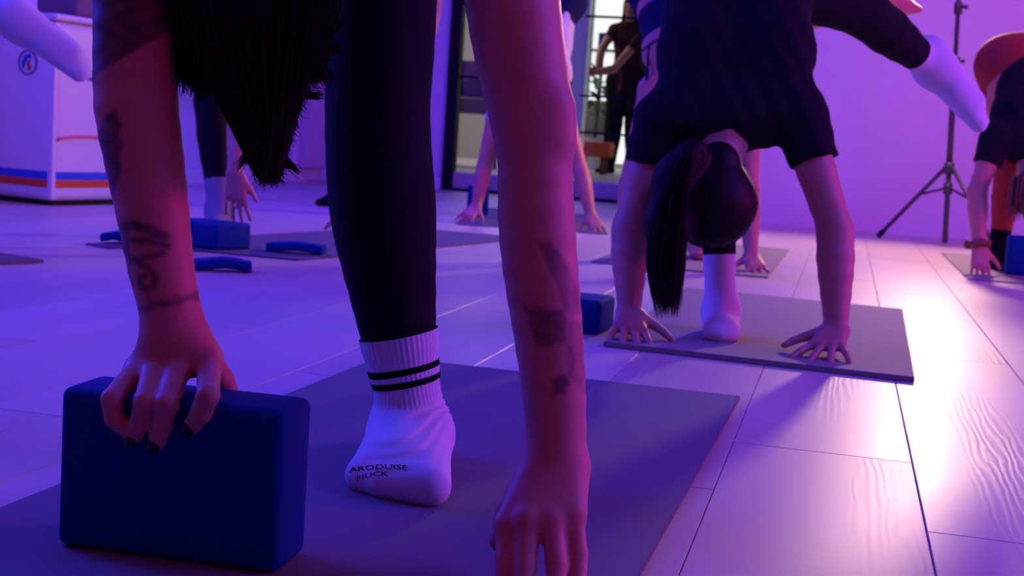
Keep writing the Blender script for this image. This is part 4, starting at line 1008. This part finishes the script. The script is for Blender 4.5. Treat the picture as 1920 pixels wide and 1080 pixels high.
extra = [Prim(P(1300, 80, 3.08), 0.06, P(1310, -60, 3.2), 0.07, 0.08, t='torso'), Prim(P(1455, 80, 3.08), 0.06, P(1455, -60, 3.2), 0.07, 0.08, t='torso'),
         Prim(P(1262, 215, 3.0), 0.045, P(1310, 90, 3.07), 0.055, 0.06, t='torso'), Prim(P(1485, 205, 3.0), 0.045, P(1455, 80, 3.07), 0.055, 0.06, t='torso')]
rw, rwp = person('woman in a black T-shirt with a long dark ponytail, one leg lifted sideways', RW, 0.0045, 'shirt', 'legging', 'sock', top_extra=extra, sleeve=0.42, top_g=0.009)
hc, c_, up_, fa_, sd_ = hair_cap(RW, 1.03, 0.012)
hc += [Prim(P(1300, 285, 2.86), 0.030, P(1285, 300, 2.85), 0.026, 0.02), Prim(P(1262, 330, 2.86), 0.040, P(1250, 420, 2.85), 0.044, 0.03), Prim(P(1250, 420, 2.85), 0.044, P(1247, 500, 2.85), 0.034, 0.03), Prim(P(1247, 500, 2.85), 0.034, P(1256, 560, 2.85), 0.016, 0.03), Prim(P(1290, 300, 2.855), 0.028, P(1262, 335, 2.86), 0.036, 0.03)]
hcap = part_of(link('hair', sdf_mesh('hair', hc, 0.005), M['hair']), rw)
def pony():
    x = RNG.uniform(-1.5, 1.5); Y = 2.835 + RNG.normal(0, 0.02); j = RNG.normal(0, 3)
    return [P(1290 + 8 * x, 292, Y), P(1262 + 20 * x, 350, Y), P(1250 + 23 * x + j, 440, Y), P(1246 + 22 * x + j, 520, Y), P(1252 + 14 * x + j, 560 + RNG.uniform(-40, 38), Y)]
def flyaway():
    a = RNG.uniform(0, 6.28); x, y = 1322 + 96 * math.cos(a), 372 + 82 * math.sin(a)
    return [P(1318 + 84 * math.cos(a - 0.5), 366 + 76 * math.sin(a - 0.5), 2.9), P(x, y, 2.9), P(x + RNG.normal(4, 8), y + RNG.uniform(5, 30), 2.9)]
hs = tubes_obj('hair_strands', strands(1300, pony, (0.0007, 0.0014), 10) + strands(60, flyaway, (0.0004, 0.0007), 6), M['hair'], None, 4); hs.parent = hcap
hs.matrix_parent_inverse = hcap.matrix_parent_inverse.copy(); hs.matrix_parent_inverse = Matrix.Identity(4)
c0h = c_ + up_ * 0.040 - fa_ * 0.008; tdir = nrm(P(1296, 296, 2.87) - c0h)
def combed():
    while True:
        v = nrm(RNG.normal(size=3))
        if v @ (-fa_) > -0.25 or v @ up_ > 0.3: break
    o = []
    for t in np.linspace(0, 1, 8):
        d = nrm(v * (1 - t) + tdir * t); o.append(c0h + d * (0.0945 + 0.0015 * RNG.random()) + fa_ * 0.0)
    return o
cb_ = tubes_obj('hair_strands', strands(900, combed, (0.0006, 0.0013), 9), M['hair'], None, 4); cb_.parent = hcap
tie = tubes_obj('hair_tie', [([P(1300 + 17 * math.cos(a) * 1.0, 292 + 15 * math.sin(a), 2.835) for a in np.linspace(0, 6.28, 15)], 0.006)], M['legging'], None, 6); tie.parent = hcap

# ===== woman behind her =======================================================
SW = dict(sA=P(1222, 168, 5.05), eA=P(1180, 345, 4.98), wA=P(1172, 478, 4.9), sB=P(1405, 195, 5.05), eB=P(1404, 355, 4.95), wB=P(1408, 478, 4.87), neck=P(1310, 170, 5.05), head=P(1305, 262, 4.98), hup=(0, -0.1, -1), face=(0, 1, 0),
          chest=P(1282, 100, 5.1), mid=P(1266, 35, 5.2), pel=P(1262, -25, 5.3), hA=P(1228, -10, 5.3), hB=P(1318, -15, 5.3), kA=P(1280, 190, 5.25), aA=P(1310, 452, 5.3), fA=(0, -1, 0), zA=0.006,
          kB=P(1490, 40, 5.5), aB=P(1660, -10, 5.75), fB=(1, 0.3, 0.1), uB=(0, -0.3, 1), handA=((0, -1, -0.5), (1, 0, 0), (0, -0.2, -1)), handB=((0.12, -1, -0.5), (-1, 0, 0), (0, -0.2, -1), dict(flex=(5, 18, 10), spread=14)))
sw, swp = person('bare-shouldered woman in navy sportswear half hidden behind the ponytailed woman', SW, 0.007, None, 'navy', None, bottom_to=-1)
bra = pick(swp, ('torso',), 0.005)
mdp, chp = SW['mid'] * 1.3 - SW['chest'] * 0.3, SW['chest'] * 0.55 + SW['mid'] * 0.45
part_of(link('sports_top', sdf_mesh('sports_top', bra, 0.007, clips=[(chp, SW['neck'] - SW['mid']), (mdp, SW['mid'] - SW['neck'])]), M['navy']), sw)
bvs = bpy.data.objects
def on_body(px, py, ob):
    dgm = ob.data; bv = BVHTree.FromPolygons([v.co.copy() for v in dgm.vertices], [tuple(p.vertices) for p in dgm.polygons]); return bv
sbody = [c for c in sw.children if c.name.startswith('body')][0]; bvb = on_body(0, 0, sbody)
def stick(pts, bv, off=0.002, Yd=5.0):
    o = []
    for x, y in pts:
        hit = bv.ray_cast(Vector(CAM), Vector(ray(x, y)).normalized()); o.append(np.array(hit[0] + hit[1] * off) if hit[0] is not None else P(x, y, Yd))
    return o
for pts in ([(1206, 95), (1225, 80), (1250, 68), (1275, 66)], [(1218, 86), (1216, 112), (1213, 150)]):
    part_of(tubes_obj('strap', [(stick(pts, bvb), 0.006)], M['navy'], None, 6), sw)
hc, *_ = hair_cap(SW); part_of(link('hair', sdf_mesh('hair', hc, 0.008), M['hair']), sw)

# ===== woman by the glass front ==============================================
CW = dict(sA=P(930, 222, 6.75), eA=P(908, 312, 6.7), wA=P(894, 386, 6.62), sB=P(1058, 212, 6.7), eB=P(1090, 325, 6.58), wB=P(1107, 402, 6.5), neck=P(992, 205, 6.72), head=P(985, 280, 6.65), hup=(0, -0.1, -1), face=(0, 1, 0),
          chest=P(1012, 140, 6.8), mid=P(1022, 80, 6.9), pel=P(1030, 15, 7.0), hA=P(1000, 12, 7.0), hB=P(1066, 4, 7.0), kA=P(985, 185, 6.98), aA=P(985, 372, 7.0), fA=(0, -1, 0), zA=0.006, kB=P(1075, -120, 7.25), aB=P(1080, -220, 7.55), fB=(0, 1, 0.3), uB=(0, -0.3, 1),
          handA=((-0.5, -0.7, -0.6), (1, 0, 0), (0, -0.3, -1), dict(spread=13)), handB=((0.35, -0.7, -0.7), (-1, 0, 0), (0, -0.3, -1), dict(spread=13)))
cw, cwp = person('woman in a pale tank top reaching down in front of the glass front', CW, 0.008, 'lilac', 'navy', 'greysock', sleeve=0, name='person')
hc, *_ = hair_cap(CW); part_of(link('hair', sdf_mesh('hair', hc, 0.009), M['hair']), cw)

# ===== woman on the left mat ==================================================
LWm = dict(sA=P(470, 70, 4.65), eA=P(452, 210, 4.56), wA=P(440, 322, 4.46), sB=P(560, 45, 4.68), eB=P(642, 170, 4.6), wB=P(665, 392, 4.5), neck=P(518, 50, 4.66), head=P(505, 118, 4.6), hup=(0, -0.1, -1), face=(0, 1, 0),
           chest=P(505, 20, 4.75), mid=P(480, -10, 4.86), pel=P(458, -35, 4.96), hA=P(415, -20, 4.96), hB=P(500, -25, 4.96), kA=P(396, 190, 4.88), aA=P(410, 395, 4.78), fA=(0.05, -1, 0), zA=0.006, kB=P(560, -170, 5.25), aB=P(620, -260, 5.6), fB=(0.2, 1, 0.3), uB=(0, -0.3, 1),
           handA=((0.10, -0.10, -1), (1, -0.2, 0), (0, 1, 0), dict(flex=(4, 8, 6), spread=8, thumb=(0.8, 0.5, 0.3))), handB=((0, -0.8, -0.6), (-1, 0, 0), (0, -0.3, -1)))
lw_, lwp = person('woman in black leggings and grey socks resting her fingertips on the flat block', LWm, 0.007, 'shirt', 'legging', 'greysock', sleeve=0.5)
hc, *_ = hair_cap(LWm); part_of(link('hair', sdf_mesh('hair', hc, 0.008), M['hair']), lw_)

# ===== woman just outside the left edge: her socked foot comes in ==============
base = np.array([-2.15, 3.45, 0])
a_ = P(42, 48, 3.9); k_ = P(-185, -55, 3.78); h_ = k_ + np.array([-0.36, -0.14, 0.08])
LO = dict(hB=h_, kB=k_, aB=a_, fB=P(172, 138, 3.95) - a_, uB=(0.5, -0.5, 0.7), ahB=0.022, fsB=1.3, hA=h_ + np.array([-0.18, 0.02, 0]), kA=h_ + np.array([-0.17, -0.05, -0.43]), aA=np.array([h_[0] - 0.16, h_[1] + 0.0, 0.096]), fA=(0, -1, 0), zA=0.0105,
          pel=h_ + np.array([-0.09, 0.0, 0.03]), mid=h_ + np.array([-0.10, -0.14, -0.06]), chest=h_ + np.array([-0.11, -0.27, -0.2]), neck=h_ + np.array([-0.11, -0.36, -0.33]), head=h_ + np.array([-0.11, -0.36, -0.47]), hup=(0, -0.1, -1), face=(0, 1, 0))
for z, q in (('A', -1), ('B', 1)):
    LO['s' + z] = LO['neck'] + np.array([q * 0.16, 0, 0.0]); LO['e' + z] = LO['s' + z] + np.array([q * 0.05, -0.02, -0.24]); sx_ = LO['s' + z]
    LO['w' + z] = np.array([sx_[0] + q * 0.04, sx_[1] - 0.04, 0.066]); LO['hand' + z] = ((0, -1, -0.34), (-q, 0, 0), (0, 0, -1))
lo2, lop = person('woman beyond the left edge whose white socked foot reaches over the cabinet', LO, 0.008, 'navy', 'legging', 'sock', sleeve=0.5, bottom_to=0.45)
hc, *_ = hair_cap(LO); part_of(link('hair', sdf_mesh('hair', hc, 0.009), M['hair']), lo2)

# ===== woman at the right edge ================================================
RE = dict(sA=P(1868, 258, 5.5), eA=P(1832, 358, 5.46), wA=P(1836, 462, 5.4), sB=P(2010, 270, 5.5), eB=P(2030, 370, 5.46), wB=P(2020, 470, 5.4), neck=P(1938, 275, 5.5), head=P(1935, 345, 5.42), hup=(0, -0.1, -1), face=(0, 1, 0),
          chest=P(1935, 220, 5.58), mid=P(1936, 165, 5.66), pel=P(1928, 112, 5.74), hA=P(1888, 120, 5.75), hB=P(1965, 118, 5.75), kA=P(1893, 320, 5.72), aA=P(1872, 470, 5.75), fA=(-0.05, -1, 0), zA=0.006, kB=P(2080, 70, 6.0), aB=P(2220, 20, 6.3), fB=(1, 0.4, 0.1), uB=(0, -0.3, 1),
          handA=((0.0, -0.45, -0.9), (1, 0, 0), (0, 0.6, -0.6), dict(flex=(10, 22, 18), spread=8)), handB=((0, -0.8, -0.6), (-1, 0, 0), (0, -0.3, -1)))
ex = [Prim(P(1880, 118, 5.75), 0.105, P(1960, 112, 5.75), 0.11, 0.05, t='hips'), Prim(P(1880, 130, 5.76), 0.10, P(1885, 185, 5.75), 0.085, 0.05, t='hips')]
re_, rep = person('woman in rust leggings and a black shirt bending down at the right edge', RE, 0.007, 'shirt', 'rust', 'stripe', sleeve=0.5, body_extra=ex, top_g=0.012)
hc, c_, up_, fa_, sd_ = hair_cap(RE); hcap = part_of(link('hair', sdf_mesh('hair', hc, 0.008), M['hairb']), re_)
def rehair():
    x = RNG.uniform(-1, 1); Y = 5.36 + RNG.normal(0, 0.02); return [P(1925 + 28 * x, 330, Y), P(1922 + 30 * x, 360, Y), P(1918 + 30 * x, 385 + RNG.uniform(0, 30), Y)]
hs = tubes_obj('hair_strands', strands(140, rehair, (0.002, 0.005), 6), M['hairb'], None, 4); hs.parent = hcap
M['scrunchie'] = mat('brown_scrunchie', (0.22, 0.09, 0.06), 0.8)
ring = [P(1833 + 20 * math.cos(a), 458 + 4 * math.sin(a) + 3 * math.sin(5 * a), 5.40) + np.array([0, 0.035 * math.sin(a), 0]) for a in np.linspace(0, 6.283, 25)]
sc_ = tubes_obj('scrunchie', [(ring, 0.012 + 0.004 * np.sin(np.linspace(0, 50, 25)))], M['scrunchie'], None, 8)
tag(sc_, 'brown scrunchie around the wrist of the woman at the right edge', 'scrunchie')

# ===== person standing behind the black-clad leg ==============================
def standing(px, Y, z0, s=1.0, rz=0.0):
    b = np.array([P(px, 200, Y)[0], Y, z0]); f = np.array([math.sin(rz), -math.cos(rz), 0]); l = np.array([math.cos(rz), math.sin(rz), 0]); z = np.array([0, 0, 1.])
    J = dict(face=f, hup=(0, 0, 1), head=b + z * 1.60 * s + f * 0.02, neck=b + z * 1.43 * s, chest=b + z * 1.28 * s, mid=b + z * 1.10 * s, pel=b + z * 0.95 * s)
    for n, q in (('A', -1), ('B', 1)):
        J['s' + n] = b + l * q * 0.165 * s + z * 1.40 * s; J['e' + n] = b + l * q * 0.24 * s + z * 1.12 * s; J['w' + n] = b + l * q * 0.25 * s + z * 0.86 * s + f * 0.04
        J['hand' + n] = (-z + f * 0.15, f, -l * q, dict(flex=(14, 20, 14), spread=5, thumb=(0.8, 0.5, 0.2)))
        J['h' + n] = b + l * q * 0.085 * s + z * 0.90 * s; J['k' + n] = b + l * q * 0.10 * s + z * 0.49 * s + f * 0.01; J['a' + n] = b + l * q * 0.12 * s + z * 0.085 * s; J['f' + n] = f + l * q * 0.4; J['z' + n] = z0
    return J
IN = standing(728, 7.25, 0.0, 1.0)
IN['wB'] = P(818, 30, 7.2); IN['eB'] = IN['wB'] + np.array([-0.03, 0.05, 0.25]); IN['aA'] = np.array([*P(650, 380, 7.2)[:2], 0.085]); IN['kA'] = (IN['aA'] + IN['hA']) / 2; IN['fA'] = (-0.75, -0.6, 0)
ins, insp = person('person in dark clothes standing mostly hidden behind the black legging leg', IN, 0.009, 'shirt', 'legging', 'stripe', sleeve=0.5)
hc, c_, up_, fa_, sd_ = hair_cap(IN)
hc += [Prim(c_ - fa_ * 0.05, 0.06, c_ - fa_ * 0.06 - up_ * 0.14, 0.045, 0.03), Prim(c_ - fa_ * 0.015 + sd_ * 0.065, 0.022, c_ + sd_ * 0.075 - up_ * 0.12, 0.018, 0.03), Prim(c_ - fa_ * 0.015 - sd_ * 0.065, 0.022, c_ - sd_ * 0.075 - up_ * 0.12, 0.018, 0.03)]
part_of(link('hair', sdf_mesh('hair', hc, 0.009), M['hair']), ins)

# ===== two people beyond the glass ============================================
M['lips'] = mat('lips', (0.45, 0.10, 0.10), 0.4)
M['wine'] = mat('dark_wine_cotton', (0.05, 0.012, 0.018), 0.9, 0.15)
BD = standing(1172, 13.2, LZ, 1.0, -0.35)
BD['eA'] = P(1128, 92, 13.0); BD['wA'] = P(1120, 132, 12.85); BD['handA'] = ((-0.7, -0.4, -0.2), (0, 0, 1), (0.2, -0.5, -0.5))
BD['eB'] = P(1150, 130, 12.9); BD['wB'] = P(1112, 137, 12.75); BD['handB'] = ((-1, -0.2, 0.1), (0, 0, 1), (0, -1, 0), dict(spread=14))
bd_, bdp = person('woman in a dark wine top and black trousers gesturing beyond the glass', BD, 0.009, 'wine', 'legging', 'stripe', sleeve=0.5, bottom_g=0.03)
hc, c_, up_, fa_, sd_ = hair_cap(BD)
hc += [Prim(c_ - fa_ * 0.05, 0.06, c_ - fa_ * 0.07 - up_ * 0.2, 0.05, 0.03), Prim(c_ - fa_ * 0.02 + sd_ * 0.06, 0.03, c_ - fa_ * 0.0 + sd_ * 0.085 - up_ * 0.22, 0.025, 0.03), Prim(c_ - fa_ * 0.02 - sd_ * 0.06, 0.03, c_ - sd_ * 0.085 - up_ * 0.22, 0.025, 0.03)]
part_of(link('hair', sdf_mesh('hair', hc, 0.009), M['hair']), bd_)
def eyes(r, J, s=1.0):
    c, up, fa = np.asarray(J['head'], float), nrm(J['hup']), nrm(J['face']); sd = np.cross(fa, up)
    for g in (-1, 1):
        bm = bmesh.new(); bmesh.ops.create_uvsphere(bm, u_segments=8, v_segments=6, radius=0.011, matrix=Matrix.Translation(Vector(c + fa * 0.083 + up * 0.012 + sd * g * 0.031)))
        part_of(bm_to('eye', bm, M['nail'], None, True), r)
        part_of(tubes_obj('eyebrow', [([c + fa * 0.088 + up * 0.030 + sd * g * 0.016, c + fa * 0.087 + up * 0.034 + sd * g * 0.032, c + fa * 0.074 + up * 0.029 + sd * g * 0.047], [0.003, 0.0034, 0.002])], M['hair'], None, 6), r)
    part_of(tubes_obj('lips', [([c + fa * 0.086 - up * 0.050 - sd * 0.022, c + fa * 0.0935 - up * 0.049, c + fa * 0.086 - up * 0.050 + sd * 0.022], [0.002, 0.006, 0.002])], M['lips'], None, 8), r)
eyes(bd_, BD); eyes(ins, IN)
MN = standing(1207, 14.6, LZ, 1.08, 0.2)
mn_, mnp = person('dark-haired person standing behind the gesturing woman in the lobby', MN, 0.011, 'navy', 'legging', 'stripe', sleeve=0.5)
hc, *_ = hair_cap(MN); part_of(link('hair', sdf_mesh('hair', hc, 0.011), M['hair']), mn_); eyes(mn_, MN)
bench(on_lobby(1090, 14.9), ROOM_ROT, 0.5, 0.5, 0.40, M['greyfabric'], 'low grey upholstered chair by the far window', 'chair', 'grey_chair')
bgp = on_lobby(893, 12.35, LZ + 0.6205)
bgr = empty('backpack', bgp); tag(bgr, 'dark rounded backpack lying on the brown bench', 'backpack')
ob = link('bag_body', sdf_mesh('bag_body', [Prim((-0.09, 0, 0.085), 0.08, (0.09, 0, 0.085), 0.08, 0.03), Prim((-0.05, 0, 0.13), 0.07, (0.06, 0, 0.13), 0.07, 0.05)], 0.01), M['legging']); ob.parent = bgr
ob = tubes_obj('carry_strap', [([(0.05 * math.cos(a), -0.05, 0.2 + 0.04 * math.sin(a)) for a in np.linspace(0, math.pi, 9)], 0.008)], M['legging'], None, 6); ob.parent = bgr
print('done', len(bpy.data.objects))
